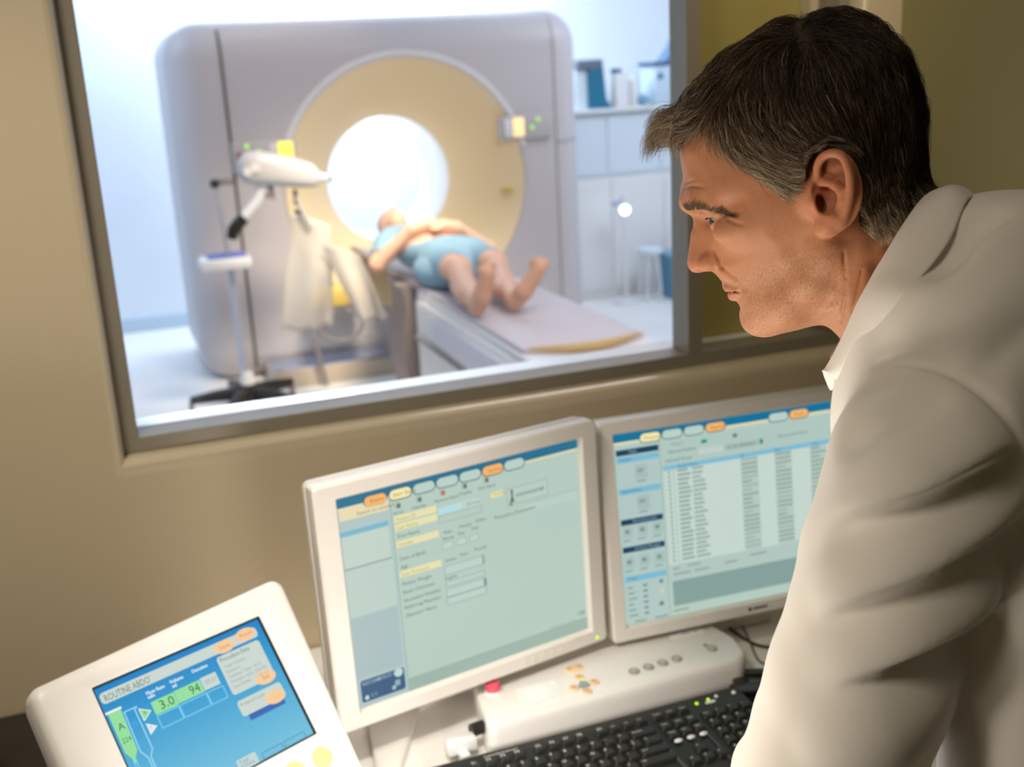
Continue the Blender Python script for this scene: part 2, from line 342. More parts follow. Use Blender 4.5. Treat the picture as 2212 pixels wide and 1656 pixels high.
M_ui = attr_mat('monitor_picture', rough=0.25, emit=0.93)
def monitor(label, cx, cy, cz, yaw, tilt, ox0, ox1, oz0, oz1, paint, base_px):
    t = empty('monitor', (cx, cy, DESK), label, 'monitor', 'flat computer monitors on the desk', R_(yaw))
    M = Matrix.Translation((0, 0, cz - DESK)) @ Matrix.Rotation(R_(-tilt), 4, 'X')
    SW, SH = 0.376, 0.301
    def ring(x0, z0, x1, z1, r, y): return [(x, y, z) for x, z in rrect(x0, z0, x1, z1, r, 5)]
    b = MB(); e = 0.003
    loft(b, [ring(ox0 + .001, oz0 + .001, ox1 - .001, oz1 - .001, .006, .018), ring(ox0, oz0, ox1, oz1, .006, .016), ring(ox0, oz0, ox1, oz1, .006, -.006),
             ring(ox0 + e, oz0 + e, ox1 - e, oz1 - e, .005, -.009), ring(-SW / 2 - .004, -SH / 2 - .004, SW / 2 + .004, SH / 2 + .004, .002, -.009),
             ring(-SW / 2 - .0005, -SH / 2 - .0005, SW / 2 + .0005, SH / 2 + .0005, .001, -.002), ring(-SW / 2 - .0005, -SH / 2 - .0005, SW / 2 + .0005, SH / 2 + .0005, .001, .004)])
    xf(b, M).build('bezel', M_silver, t, smooth=30)
    b = MB(); i_ = .004
    loft(b, [ring(ox0 + i_, oz0 + i_, ox1 - i_, oz1 - i_, .006, .017), ring(ox0 + i_, oz0 + i_, ox1 - i_, oz1 - i_, .006, .020), ring(ox0, oz0, ox1, oz1, .008, .022), ring(ox0 + .002, oz0 + .002, ox1 - .002, oz1 - .002, .01, .036),
             ring(ox0 + .05, oz0 + .06, ox1 - .05, oz1 - .04, .03, .062)], False, True)
    xf(b, M).build('rear_shell', M_silver, t, smooth=30)
    u = UI(SW, SH); paint(u); xf(u.mb, M); u.build('screen', M_ui, t)
    nk = MB(); nk.box((-0.035, .062, -0.17), (0.035, .085, 0.02), .006); nk = xf(nk, M)
    nk.box((-0.035, .06, 0.012), (0.035, .115, cz - DESK - .12), .006); nk.build('stand_neck', M_silver, t)
    if base_px: pts = base_px
    else: pts = [(-.10, .035), (.10, .035), (.10, .17), (-.10, .17)]
    MB().prism(round_poly(pts, .012), 0.0005, 0.013, bevel=.004).build('stand_base', M_silver, t)
    return t, M
# ---- what the left screen shows
BG = (186, 208, 196); GR = (84, 106, 100); CR_ = (236, 224, 182); OR = (250, 186, 112); TAB = (190, 214, 204)
def pill(u, x0, z0, x1, z1, col): u.rect(x0 - .004, z0 - .005, x1 + .004, z1 + .005, (46, 98, 120), 2, .5 * (z1 - z0) + .005); u.rect(x0, z0, x1, z1, col, 3, .5 * (z1 - z0))
def paint1(u):
    u.rect(0, 0, 1, 1, BG, 0); u.rect(0, .955, 1, 1, (38, 116, 150), 1); u.rect(0, .945, 1, .955, CR_, 1)
    for i, (x0, x1) in enumerate(((.101, .186), (.198, .283), (.291, .377), (.385, .473), (.48, .568), (.576, .664), (.67, .757))):
        c = OR if i in (0, 5) else ((252, 240, 180) if i == 1 else TAB)
        pill(u, x0, .932, x1, .978, c)
        if i in (0, 5): u.text('Exams' if i == 0 else 'Service', x0 + .022, .946, .018, (190, 110, 40), 5)
        if i == 1: u.text('Start Study', x0 + .012, .946, .018, (150, 130, 60), 5)
    u.rect(0, 0, .197, .945, (180, 202, 200), 1); u.rect(.004, .895, .19, .945, CR_, 2); u.text('Patient on selected', .07, .905, .016, (130, 120, 80), 4)
    u.rect(.004, .67, .182, .845, (196, 216, 204), 2); u.rect(.0, .822, .184, .846, (122, 186, 208), 3); u.line(.002, .67, .184, .67, .005, (120, 146, 146), 4)
    u.rect(.004, .44, .186, .665, (192, 212, 202), 2); u.rect(.004, .145, .186, .435, (172, 194, 196), 2); u.line(.198, 0, .198, .945, .006, (164, 186, 178), 3)
    u.rect(.012, .022, .186, .13, (52, 92, 132), 4, .012); u.ell(.163, .112, .017, .021, (200, 222, 216), 6); u.text('4/27/2006', .018, .105, .016, (190, 206, 222), 6); u.text('10:52:21 PM', .075, .108, .016, (190, 206, 222), 6)
    u.ell(.032, .042, .008, .011, (210, 220, 220), 6); u.text('1/1', .046, .036, .02, (160, 180, 200), 6); u.rect(.146, .05, .166, .078, (150, 180, 188), 6); u.ell(.14, .046, .008, .011, (170, 200, 200), 6)
    names = ('Patient ID', 'Last Name', 'First Name', 'Gender', 'Date of Birth', 'Age', 'Scan Protocol', 'Patient Weight', 'Exam Comment', 'Accession Number', 'Referring Physician', 'Operator Name')
    ys = (.83, .79, .75, .71, .642, .602, .566, .52, .48, .44, .405, .365)
    for n, y in zip(names, ys):
        if n in ('Patient ID', 'Last Name', 'Gender', 'Scan Protocol'): u.rect(.207, y - .006, .376, y + .026, (236, 230, 180), 2); u.text(n, .213, y, .017, (180, 168, 70), 4)
        else: u.text(n, .213, y, .017, GR, 4)
    u.rect(.384, .804, .556, .84, (196, 216, 206), 2); u.rect(.384, .806, .478, .838, (184, 226, 232), 3); u.box(.384, .766, .56, .80, .003, (150, 172, 166), 4); u.text('Browse', .50, .814, .016, (120, 140, 136), 4)
    for n, x, y in (('Male', .395, .708), ('Female', .46, .716), ('Other', .53, .722), ('Month', .388, .678), ('Day', .452, .684), ('Year', .508, .69), ('Inches', .392, .572), ('Feet', .455, .58), ('Pounds', .515, .585), ('English', .385, .485)): u.text(n, x, y, .016, GR, 4)
    for x0, x1 in ((.386, .43), (.444, .485), (.5, .536)): u.box(x0, .635, x1, .668, .003, (150, 172, 166), 4); u.rect(x0, .635, x1, .668, (196, 216, 204), 2)
    for y0, y1 in ((.51, .552), (.452, .474), (.40, .438), (.36, .396)): u.rect(.386, y0, .552, y1, (194, 214, 204), 2); u.box(.386, y0, .552, y1, .003, (140, 164, 158), 4)
    u.rect(.545, .40, .556, .438, (120, 144, 140), 5); u.rect(.545, .51, .556, .552, (150, 170, 166), 5)
    for i, (x, y) in enumerate(((.226, .902), (.31, .905), (.405, .908), (.496, .912), (.588, .914))):
        c = (206, 80, 80) if i == 2 else (96, 110, 104)
        u.rect(x - .011, y - .014, x + .011, y + .014, (168, 186, 178), 3); u.rect(x - .003, y - .012, x + .01, y + .008, c, 4)
        u.text(('Write', 'Calendar', 'Remove Exam', 'Display', 'Edit Name')[i], x - .022 - .012 * (i in (1, 2, 4)), y - .04, .015, GR, 4)
    u.text('Position', .612, .826, .016, (190, 166, 70), 4); u.rect(.604, .818, .655, .845, (236, 230, 180), 2)
    u.rect(.672, .762, .852, .842, (190, 210, 200), 2); u.box(.672, .762, .852, .842, .003, (150, 172, 166), 4); u.line(.71, .80, .83, .80, .016, (158, 178, 170), 4); u.ell(.828, .80, .009, .011, (150, 168, 160), 5)
    u.poly([(.682, .772), (.704, .772), (.697, .80), (.699, .835), (.688, .835), (.69, .80)], (110, 120, 90), 5); u.rect(.68, .755, .694, .775, (140, 154, 146), 5)
    u.text('Procedure Description', .612, .71, .017, GR, 4); u.line(.75, .748, .99, .748, .003, (160, 182, 174), 4); u.rect(.748, .70, .985, .742, (190, 212, 202), 2)
    u.rect(.2, 0, 1, .064, (160, 184, 172), 2); u.text('Cancel Entry   Close', .82, .066, .013, (150, 170, 160), 4); u.text('OK', .955, .085, .022, (80, 100, 96), 4)
def paint2(u):
    u.rect(0, 0, 1, 1, BG, 0); u.rect(0, .958, 1, 1, (0, 118, 160), 1); u.rect(0, .946, 1, .958, CR_, 1)
    for i, (x0, x1) in enumerate(((.117, .205), (.214, .302), (.312, .40), (.41, .498), (.702, .792), (.80, .888))):
        c = OR if i in (3, 5) else ((252, 240, 180) if i == 0 else TAB); pill(u, x0, .940, x1, .984, c)
        if i in (3, 5): u.text('Reports' if i == 3 else 'Tools', x0 + .02, .953, .018, (190, 110, 40), 5)
        if i == 0: u.text('Directory', x0 + .015, .953, .018, (150, 130, 60), 5)
    u.rect(.004, .01, .197, .935, (180, 204, 200), 1)
    for y0, n in ((.888, 'Tasks'), (.527, 'Reconstruction'), (.382, 'Archive Manager')):
        u.rect(.008, y0, .194, y0 + .03, (10, 66, 92), 3); u.text(n, .06, y0 + .009, .015, (150, 190, 205), 5)
    for y0, n in ((.85, 'Patient'), (.686, 'Applications'), (.226, 'Tools')):
        u.rect(.008, y0, .194, y0 + .03, (126, 190, 214), 3); u.text(n, .02, y0 + .009, .016, (40, 110, 140), 5)
    for y in (.76, .60): u.rect(.085, y, .14, y + .07, (170, 192, 188), 3); u.rect(.095, y + .03, .12, y + .05, (140, 164, 160), 4); u.rect(.09, y - .02, .13, y - .008, (150, 172, 168), 4)
    for y in (.46, .30):
        for x in (.012, .078, .145): u.rect(x, y, x + .045, y + .06, (172, 194, 190), 3); u.rect(x + .012, y + .022, x + .03, y + .042, (120, 146, 142), 4); u.rect(x, y - .02, x + .035, y - .01, (150, 172, 168), 4)
    for i in range(6): u.rect(.018, .19 - .03 * i, .04 + .008 * (i % 3), .20 - .03 * i, (140, 164, 158), 4); u.rect(.085, .19 - .03 * i, .105, .202 - .03 * i, (120, 146, 142), 4)
    u.rect(.16, .19, .176, .21, (110, 140, 136), 4); u.rect(.16, .135, .178, .155, (216, 214, 176), 4); u.rect(.155, .07, .172, .09, (90, 120, 116), 4)
    u.rect(.208, .80, 1, .93, (180, 204, 196), 1); u.text('Patients', .25, .90, .015, (120, 140, 136), 4); u.text('Selected Patients', .235, .862, .016, GR, 4); u.text('Selected Group', .222, .818, .016, GR, 4)
    u.rect(.37, .83, .485, .86, (194, 214, 206), 3); u.rect(.49, .83, .65, .86, (168, 190, 186), 3); u.text('of  20 - Day Exam', .505, .838, .015, GR, 4); u.rect(.385, .887, .412, .905, (0, 150, 130), 4); u.rect(.654, .835, .668, .86, (0, 140, 80), 4); u.rect(.53, .89, .55, .912, (110, 134, 130), 4); u.text('Dismiss and Archive', .74, .852, .015, GR, 4)
    u.rect(.208, .775, 1, .80, (130, 192, 216), 3); u.text('Patient Name', .275, .781, .014, (50, 100, 120), 5); u.text('ID', .56, .781, .014, (50, 100, 120), 5); u.text('Date', .72, .781, .014, (50, 100, 120), 5); u.text('Time', .9, .781, .014, (50, 100, 120), 5)
    u.rect(.208, .275, 1, .775, (204, 222, 212), 2)
    for x0, x1 in ((.56, .64), (.72, .80), (.89, .97)): u.rect(x0, .275, x1, .775, (186, 206, 196), 3)
    rr = random.Random(3)
    for i in range(21):
        y = .764 - i * .0235; u.line(.208, y - .008, 1, y - .008, .0016, (182, 204, 196), 4)
        u.rect(.228, y - .006, .236, y + .008, (140, 164, 158), 5); u.rect(.25, y - .006, .254, y + .008, (170, 190, 182), 5)
        a = .27; u.rect(a, y - .004, a + rr.uniform(.045, .06), y + .007, (140, 162, 154), 5); u.rect(a + .066, y - .004, a + rr.uniform(.10, .13), y + .007, (148, 170, 162), 5)
        for x0 in (.562, .722, .892): u.rect(x0, y - .004, x0 + rr.choice((.045, .075, .075)), y + .006, (144, 166, 158) if rr.random() < .7 else (160, 182, 176), 5)
    for x in (.215, .24, .256): u.line(x, .275, x, .775, .002, (170, 192, 184), 4)
    u.rect(.208, .19, .83, .272, (182, 204, 196), 2)
    for x, y, w_ in ((.225, .245, .03), (.29, .25, .06), (.225, .215, .08), (.32, .215, .07), (.46, .225, .06), (.58, .24, .08)): u.rect(x, y, x + w_, y + .012, (150, 174, 168), 4)
    u.rect(.218, .05, .818, .185, (136, 164, 160), 3); u.rect(.84, .08, .99, .268, (14, 18, 20), 3); u.rect(.86, .10, .97, .25, (44, 52, 54), 4)
    u.line(.2, .01, .2, .94, .006, (160, 184, 178), 3)
    for x, y, w_ in ((.04, .006, .05), (.13, .006, .06), (.215, .02, .07)): u.rect(x, y, x + w_, y + .01, (140, 164, 160), 4)
def basepts(c, yaw, pts):
    M = (Matrix.Translation((c[0], c[1], DESK)) @ Matrix.Rotation(R_(yaw), 4, 'Z')).inverted(); return [tuple((M @ at_z(px, py, DESK + .012)).xy) for px, py in pts]
c1 = (0.419, 1.370); c2 = (0.8594, 1.409)
t1, Mt = monitor('left monitor with a silver bezel showing a patient entry form', c1[0], c1[1], 0.983, 10.5, 2.1, -0.2215, 0.2175, -0.1755, 0.175, paint1,
    [(-.192, -.055), (-.158, -.055), (-.066, .07), (.05, .10), (.06, .19), (-.15, .19), (-.14, .10)])
for i in range(5): xf(MB().cyl((0.07 + i * .016, -.0092, -.163), (0.07 + i * .016, -.0102, -.163), .0035), Mt).build('bezel_button', M_silver, t1)
b = MB(); b.ball((0.199, -.0095, -.166), .0023); xf(b, Mt).build('power_light', mat('green_led', (0.3, 0.8, 0.0), 0.4, emit=(0.50, 0.85, 0.0), estr=0.9), t1)
t2, Mt = monitor('right monitor beside the man\'s arm, showing a long patient list', c2[0], c2[1], 0.9701, -2.74, 6.63, -0.2135, 0.2135, -0.1735, 0.1725, paint2, None)
b = MB(); b.box((.018, -.0096, -.165), (.024, -.009, -.160)); b.box((.027, -.0096, -.164), (.052, -.009, -.161)); xf(b, Mt).build('maker_mark', M_dark, t2, smooth=0)
b = MB(); b.ball((0.115, -.0092, -.163), .003); xf(b, Mt).build('power_button', M_greyp, t2)

# ---- injector touch panel, front left
def injector_panel():
    t = empty('touch_panel', (0.037, 1.188, DESK), 'tilted white touch panel with a blue injection protocol screen', 'touch screen', None, R_(24.5))
    M = Matrix.Translation((0, 0, .964 - DESK)) @ Matrix.Rotation(R_(-39.7), 4, 'X'); SW, SH = .211, .1545
    pts = [(-.172, -.152), (.1425, -.152), (.1575, .1165), (-.169, .1045)]
    o = lambda d, y, r: [(x, y, z) for x, z in round_poly([(pts[0][0] + d, pts[0][1] + d), (pts[1][0] - d, pts[1][1] + d), (pts[2][0] - d, pts[2][1] - d), (pts[3][0] + d, pts[3][1] - d)], r, 6)]
    inn = lambda e, y: [(x, y, z) for x, z in rrect(-SW / 2 - e, -SH / 2 - e, SW / 2 + e, SH / 2 + e, .0015, 6)]
    inn = (lambda f0: (lambda e, y: (lambda L: L[7 * 3:] + L[:7 * 3])(f0(e, y))))(inn)
    b = MB(); loft(b, [o(.0, .026, .014), o(0, .010, .014), o(.0015, .004, .014), o(.005, -.001, .012), o(.010, -.003, .010), inn(.006, -.003), inn(.0022, .0005), inn(.0018, .005)])
    xf(b, M).build('front_shell', M_white, t, smooth=40)
    b = MB(); loft(b, [o(.004, .026, .012), o(.004, .030, .012), o(.002, .031, .014), o(.004, .052, .014), o(.03, .066, .014)], False, True)
    xf(b, M).build('rear_shell', M_white, t, smooth=40)
    b = MB(); loft(b, [inn(.0019, .0012), inn(.0004, .0010), inn(-.0002, .0045)]); xf(b, M).build('screen_gasket', M_black, t, smooth=0)
    u = UI(SW, SH)
    N = 24
    for i in range(N):
        k = i / (N - 1); k2 = k ** 1.3; c = tuple((108 * (1 - k2) + 0 * k2, 190 * (1 - k2) + 132 * k2, 222 * (1 - k2) + 200 * k2)); u.rect(0, i / N, 1, (i + 1) / N + .002, c, 0)
    W_ = (205, 218, 210); PE = (250, 206, 156); G = (150, 226, 160)
    u.rect(.012, .87, .962, .955, W_, 2, .03); u.text("ROUTINE ABDO'", .03, .884, .05, (96, 116, 118), 4, .262)
    for x, y in ((.745, .905), (.89, .925)): u.ell(x, y, .064, .05, PE, 4)
    u.text('Save', .712, .89, .034, (206, 150, 90), 6); u.text('Reset', .852, .912, .034, (206, 150, 90), 6)
    u.rect(.67, .53, .948, .848, W_, 2, .025); u.text('Procedure Data', .685, .80, .034, (90, 116, 120), 4, .19)
    for i, (s_, x2) in enumerate((('Total Volume', None), ('Pressure', None), ('Catheter Type', '18 G'), ('Pressure Limit', '325 PSI'), ('Scan Delay', '100 sec'))):
        u.text(s_, .69, .745 - .042 * i, .024, (140, 160, 160), 4)
        if x2: u.text(x2, .845, .745 - .042 * i, .024, (150, 168, 168), 4)
    u.ell(.888, .553, .065, .052, PE, 4); u.text('Set', .866, .54, .034, (206, 150, 90), 6)
    u.rect(.70, .305, .93, .36, (40, 98, 180), 1); u.rect(.668, .352, .952, .478, W_, 2, .025); u.text('Protocol Lock', .68, .43, .026, (130, 150, 152), 4); u.ell(.89, .385, .064, .052, PE, 4); u.text('i', .885, .37, .034, (206, 150, 90), 6)
    for s_, x, y, wd in (('Flow Rate', .236, .805, .107), ('ml/s', .236, .775, .04), ('Volume', .376, .81, .08), ('ml', .38, .775, .024), ('Duration', .512, .815, .095)):
        for dx in (0, .0012, .0024): u.text(s_, x + dx, y, .027, (226, 240, 248), 4, wd)
    u.rect(.24, .645, .374, .747, G, 2); u.rect(.376, .652, .534, .751, G, 2); u.rect(.537, .657, .634, .757, (206, 218, 212), 2)
    u.text('3.0', .275, .665, .068, (24, 110, 60), 4, .085); u.text('94', .455, .67, .068, (24, 110, 60), 4, .062); u.text('00:31', .553, .69, .04, (150, 170, 168), 4, .068)
    L = (120, 206, 246)
    for x0, x1 in ((.242, .368), (.373, .535), (.54, .638)): u.box(x0, .54, x1, .636, .009, L, 3)
    u.poly([(.17, .74), (.224, .693), (.172, .645)], G, 2)
    for a, b_ in (((.17, .74), (.224, .693)), ((.224, .693), (.172, .645)), ((.172, .645), (.17, .74))): u.line(*a, *b_, .007, (226, 240, 236), 3)
    u.text('A', .18, .682, .03, (60, 150, 90), 4); u.poly([(.172, .625), (.223, .573), (.172, .533)], (232, 238, 240), 2); u.text('B', .181, .568, .026, (190, 204, 214), 4)
    u.rect(.004, .795, .092, .812, (236, 244, 240), 3); u.poly([(.015, .795), (.015, .496), (.038, .43), (.038, .40), (.052, .40), (.052, .43), (.078, .482), (.086, .795)], G, 2)
    u.line(.038, .43, .038, .25, .008, L, 2); u.line(.052, .43, .052, .25, .008, L, 2)
    u.text('A', .034, .655, .05, (16, 104, 56), 4); u.text('224', .024, .56, .036, (40, 140, 80), 4, .05)
    for a, b_ in (((.09, .762), (.163, .762)), ((.15, .76), (.15, .44)), ((.15, .44), (.126, .395)), ((.126, .395), (.126, .25)), ((.095, .76), (.088, .46)), ((.088, .46), (.112, .395)), ((.112, .395), (.112, .25)), ((.163, .768), (.163, .75))): u.line(*a, *b_, .010, (150, 214, 248), 3)
    u.text('B', .106, .63, .05, (70, 170, 226), 4)
    u.rect(.522, -.0, .642, .088, (196, 216, 218), 2, .01); u.text('Total', .535, .05, .026, (120, 150, 160), 4); u.text('Volume', .535, .02, .026, (120, 150, 160), 4); u.rect(.456, -.0, .515, .03, (196, 216, 218), 2)
    for x0, x1 in ((.672, .80), (.815, .948)): u.box(x0, -.0, x1, .05, .009, (84, 160, 186), 3)
    u.mb.v = [v + Vector((0, .0042, 0)) for v in u.mb.v]; xf(u.mb, M); u.build('screen', M_ui2, t)
    for x in (.02, .06, .098): xf(MB().cyl((x, -.003, -.108), (x, -.0055, -.108), .0125, n=20), M).build('panel_button', mat('orange_button', (0.85, 0.52, 0.22), 0.45), t)
    b = MB(); b.box((-.06, .02, .012), (.05, .10, .20), .012); b.build('stand_neck', M_white, t)
    MB().prism(rrect(-.13, -.08, .12, .13, .03), .0005, .016, bevel=.005).build('stand_base', M_white, t)
    return t
M_ui2 = attr_mat('touch_picture', rough=0.25, emit=0.95)
injector_panel()

# ---- scan control box
def control_box():
    A = at_z(1045, 1627, DESK); B = at_z(1585, 1460, DESK); ang = math.atan2(B.y - A.y, B.x - A.x)
    t = empty('scan_control_box', (A.x, A.y, DESK), 'long white control box with a red stop button, between monitors and keyboard', 'control box', None, ang)
    k = .001; top = [(6, -9), (424, -32), (437, 30), (428, 92), (402, 101), (46, 101), (27, 94)]; bot = [(0, -15), (418, -38), (434, 30), (425, 90), (400, 98), (48, 98), (26, 92)]
    rt = [14, 30, 30, 20, 14, 12, 10]
    ring = lambda P, d, z: [(x * k, y * k, z) for x, y in round_poly([(x + d * (231 - x) / 231, y + d * (50 - y) / 50) for x, y in P], rt, 6)]
    b = MB(); loft(b, [ring(bot, 0, .0005), ring(bot, -.5, .006), ring(top, -1.5, .034), ring(top, -.5, .042), ring(top, 1.5, .0465), ring(top, 4, .048)], True, True)
    b.build('housing', M_white, t, smooth=40)
    Z = .048
    b = MB(); b.cyl((.046, .0675, Z - .001), (.046, .0675, Z + .004), .0125, n=28); b.build('button_collar', M_white2, t)
    b = MB(); b.lathe([(.0115, Z + .004), (.0115, Z + .011), (.010, Z + .0135), (.006, Z + .0145), (0, Z + .0147)], Matrix.Translation((.046, .0675, 0)), 28); b.build('stop_button', mat('red_button', (0.74, 0.085, 0.14), 0.35), t)
    b = MB(); b.use(mat('membrane_white', (0.88, 0.87, 0.85), 0.3)); b.prism([(.0655, .0025), (.1275, -.0005 + .004), (.1405, .051), (.0775, .0575)], Z - .001, Z + .0008)
    b.use(mat('display_white', (0.95, 0.95, 0.93), 0.25)); b.prism([(.082, .018), (.112, .016), (.118, .044), (.088, .047)], Z, Z + .0012); b.cyl((.133, .047, Z), (.133, .047, Z + .0015), .0025); b.build('display_panel', None, t, smooth=0)
    om = mat('peach_button', (0.85, 0.60, 0.36), 0.45); gm = mat('grey_button', (0.36, 0.33, 0.29), 0.5)
    for x, y in ((.172, .0392), (.1845, .0169), (.1519, .0165), (.164, -.0000)):
        b = MB(); b.use(om); b.lathe([(.0078, Z), (.0078, Z + .002), (.0068, Z + .0028), (0, Z + .003)], Matrix.Translation((x, y, 0)), 24)
        b.use(mat('dark_peach', (0.62, 0.36, 0.18), 0.5)); b.lathe([(.0038, Z + .0029), (.0038, Z + .0034), (.002, Z + .0034), (.002, Z + .0029)], Matrix.Translation((x, y, 0)), 16); b.build('arrow_button', None, t)
    b = MB(); b.use(mat('slate_pad', (0.33, 0.35, 0.38), 0.5)); b.prism([(.1545, .0165), (.163, .022), (.1715, .034), (.174, .0245), (.1825, .017), (.173, .0115), (.164, .001), (.162, .0115)], Z, Z + .0018)
    b.use(mat('green_led', (0.3, 0.8, 0), .4)); b.cyl((.172, .0295, Z), (.172, .0295, Z + .0028), .002); b.cyl((.179, .0165, Z), (.179, .0165, Z + .0028), .002); b.build('cursor_pad', None, t, smooth=0)
    b = MB(); b.use(om); b.prism(rrect(.163, .058, .192, .073, .0074), Z, Z + .002, bevel=.0008)
    b.use(mat('dark_peach', (0.62, 0.36, 0.18), 0.5))
    for x in (.169, .186): b.cyl((x, .0655, Z), (x, .0655, Z + .0026), .0035)
    b.build('rocker_button', None, t)
    for x in (.2506, .2752, .2998, .3242, .3868):
        b = MB(); b.use(gm); b.lathe([(.0085, Z), (.0085, Z + .002), (.0075, Z + .003), (0, Z + .0032)], Matrix.Translation((x, .0145, 0)), 24)
        b.use(mat('button_centre', (0.52, 0.48, 0.42), 0.5)); b.lathe([(.004, Z + .003), (.004, Z + .0036), (0, Z + .0036)], Matrix.Translation((x, .0145, 0)), 16); b.build('round_button', None, t)
    b = MB(); b.cyl((.384, .028, Z), (.384, .028, Z + .002), .003); b.build('indicator', M_greyp, t)
    b = MB(); b.use(mat('sticker_white', (0.88, 0.87, 0.85), .5)); b.prism([(.3495, .069), (.406, .0625), (.4085, .0775), (.352, .085)], Z, Z + .0004); b.use(mat('sticker_print', (0.35, 0.33, 0.32), .6))
    b.prism([(.372, .0735), (.385, .072), (.3855, .0745), (.3725, .0765)], Z, Z + .0006); b.prism([(.392, .071), (.399, .070), (.3995, .0735), (.3925, .0745)], Z, Z + .0006)
    b.prism([(.352, .0885), (.397, .083), (.3975, .085), (.3525, .0905)], Z, Z + .0003); b.build('sticker', None, t, smooth=0)
    b = MB(); b.prism([(.217, .0815), (.241, .0805), (.241, .0845), (.217, .0855)], Z, Z + .0003); b.build('maker_mark', mat('faint_mark', (0.66, 0.62, 0.56), .5), t, smooth=0)
    p = empty('cable_plug', (A.x - .02, A.y - .005, DESK), 'white data plug with a black collar at the left end of the control box', 'plug', None, ang)
    b = MB(); b.cyl((.010, .02, .030), (.0295, .022, .030), .0095, n=20); b.build('collar', M_black, p)
    b = MB(); b.box((-.032, .001, .010), (.012, .022, .030), .004); b.box((-.026, .022, .006), (.010, .036, .024), .003); b.box((-.018, -.014, .0005), (-.004, .004, .018), .003); b.build('plug_body', M_white2, p)
control_box()

# ---- keyboard
def keyboard():
    A = at_z(972.5, 1656, .752); t = empty('keyboard', (A.x, A.y, DESK), 'black computer keyboard with white legends, at the front edge of the desk', 'keyboard', None, R_(0.18))
    U_ = .0205; X0 = -.0135; sl = .035
    zz = lambda y: .0205 + y * sl
    prof = [(-.172, .0005), (-.172, .012), (-.168, .0155), (-.045, .0195), (-.020, .021), (-.006, .0205), (0, .017), (0, .0005)]
    b = MB(); vs = []; x0, x1 = -.036, .441
    for x in (x0, x1): vs += [(x, y, z) for y, z in prof]
    n = len(prof); fs = [[i, (i + 1) % n, n + (i + 1) % n, n + i] for i in range(n)] + [list(range(n))[::-1], [n + i for i in range(n)]]
    b.add(vs, fs); b.build('case', M_black, t, smooth=0)
    for (xa, ya, xb, yb) in ((.2815, -.043, .2785, -.165), (.345, -.043, .343, -.165)): MB().box((min(xa, xb), yb, .0165), (max(xa, xb), ya, .0200)).build('divider', mat('divider_grey', (.07, .065, .06), .5), t, smooth=0)
    def key(cu, y, w_=1.0, s_='', dep=1.0, big=False):
        cx = X0 + cu * U_; hw = w_ * U_ / 2 - .0009; hh = dep * U_ / 2 - .0009; z0 = zz(y) - .003; z1 = zz(y) + .0060
        b = MB(); b.use(M_key); ins = .0024
        rg = lambda i, z, r: [(cx + x, y + yy, z) for x, yy in rrect(-hw + i, -hh + i, hw - i, hh - i, r, 3)]
        loft(b, [rg(0, z0, .0012), rg(.0006, z0 + .004, .0015), rg(ins, z1 - .0008, .002), rg(ins + .001, z1, .002)], False, True)
        if s_:
            b.use(M_print); vs, fs, tw = text_polys(s_); h = .0052 if len(s_) <= 2 else .0026
            sx = h / .7; b.add([(cx - hw + .0042 + p.x * sx, y + .0005 + p.y * sx, z1 + .0002) for p in vs], fs)
        b.build('key', None, t, smooth=0)
    fy = -.030
    for i in range(12): key(2 + i + (0.5 if i > 3 else 0) + (.5 if i > 7 else 0), fy, 1, 'F%d' % (i + 1), .8)
    for i, s_ in enumerate(('PrtScn', 'ScrLk', 'Pause')): key(15.25 + i, fy, 1, s_, .8)
    y = -.0545
    for i, s_ in enumerate('1234567890-='): key(1 + i, y, 1, s_)
    key(13.5, y, 2, 'Backspace')
    for i, s_ in enumerate(('Insert', 'Home', 'PgUp')): key(15.25 + i, y, 1, s_)
    for i, s_ in enumerate(('Num', '/', '*', '-')): key(18.5 + i, y, 1, s_)
    y -= U_
    for i, s_ in enumerate('QWERTYUIOP[]'): key(1.5 + i, y, 1, s_)
    key(13.75, y, 1.5, '\\')
    for i, s_ in enumerate(('Delete', 'End', 'PgDn')): key(15.25 + i, y, 1, s_)
    for i, s_ in enumerate('789'): key(18.5 + i, y, 1, s_)
    key(21.5, y - U_ / 2, 1, '+', 2)
    y -= U_
    for i, s_ in enumerate("ASDFGHJKL;'"): key(1.75 + i, y, 1, s_)
    key(13.375, y, 2.25, 'Enter')
    for i, s_ in enumerate('456'): key(18.5 + i, y, 1, s_)
    for i in range(3): MB().ball((X0 + (15.25 + i * .95) * U_, y + .004, .0215), .0062, 16, (1, .62, .35)).build('media_button', mat('pearl_button', (0.80, 0.76, 0.80), .3), t)
    y -= U_
    for i, s_ in enumerate('ZXCVBNM,./'): key(2.25 + i, y, 1, s_)
    key(13.1, y, 2.75, 'Shift'); key(16.25, y, 1, '^')
    for i, s_ in enumerate('123'): key(18.5 + i, y, 1, s_)
    y -= U_
    key(6.5, y, 6, ''); key(10.5, y, 1.25, 'Alt')
    for i, s_ in enumerate('<v>'): key(15.25 + i, y, 1, s_)
    key(19, y, 2, '0'); key(20.5, y, 1, '.')
    lg = mat('green_led', (0.3, 0.8, 0), .4)
    for x, y, r, m in ((.367, -.0225, .0028, lg), (.387, -.0205, .0028, lg), (.402, -.018, .003, M_print), (.430, -.020, .0035, M_print)): MB().ball((x, y, .0205), r, 12).build('indicator_light', m, t)
    MB().prism(rrect(.379, -.029, .395, -.0245, .002), .0195, .0215).build('status_label', M_print, t)
    b = MB(); vs, fs, tw = text_polys('Multimedia Keyboard'); b.add([(.044 + p.x * .048 / tw, -.0155 + p.y * .0048, .0213) for p in vs], fs); b.build('printed_mark', M_print, t, smooth=0)
keyboard()
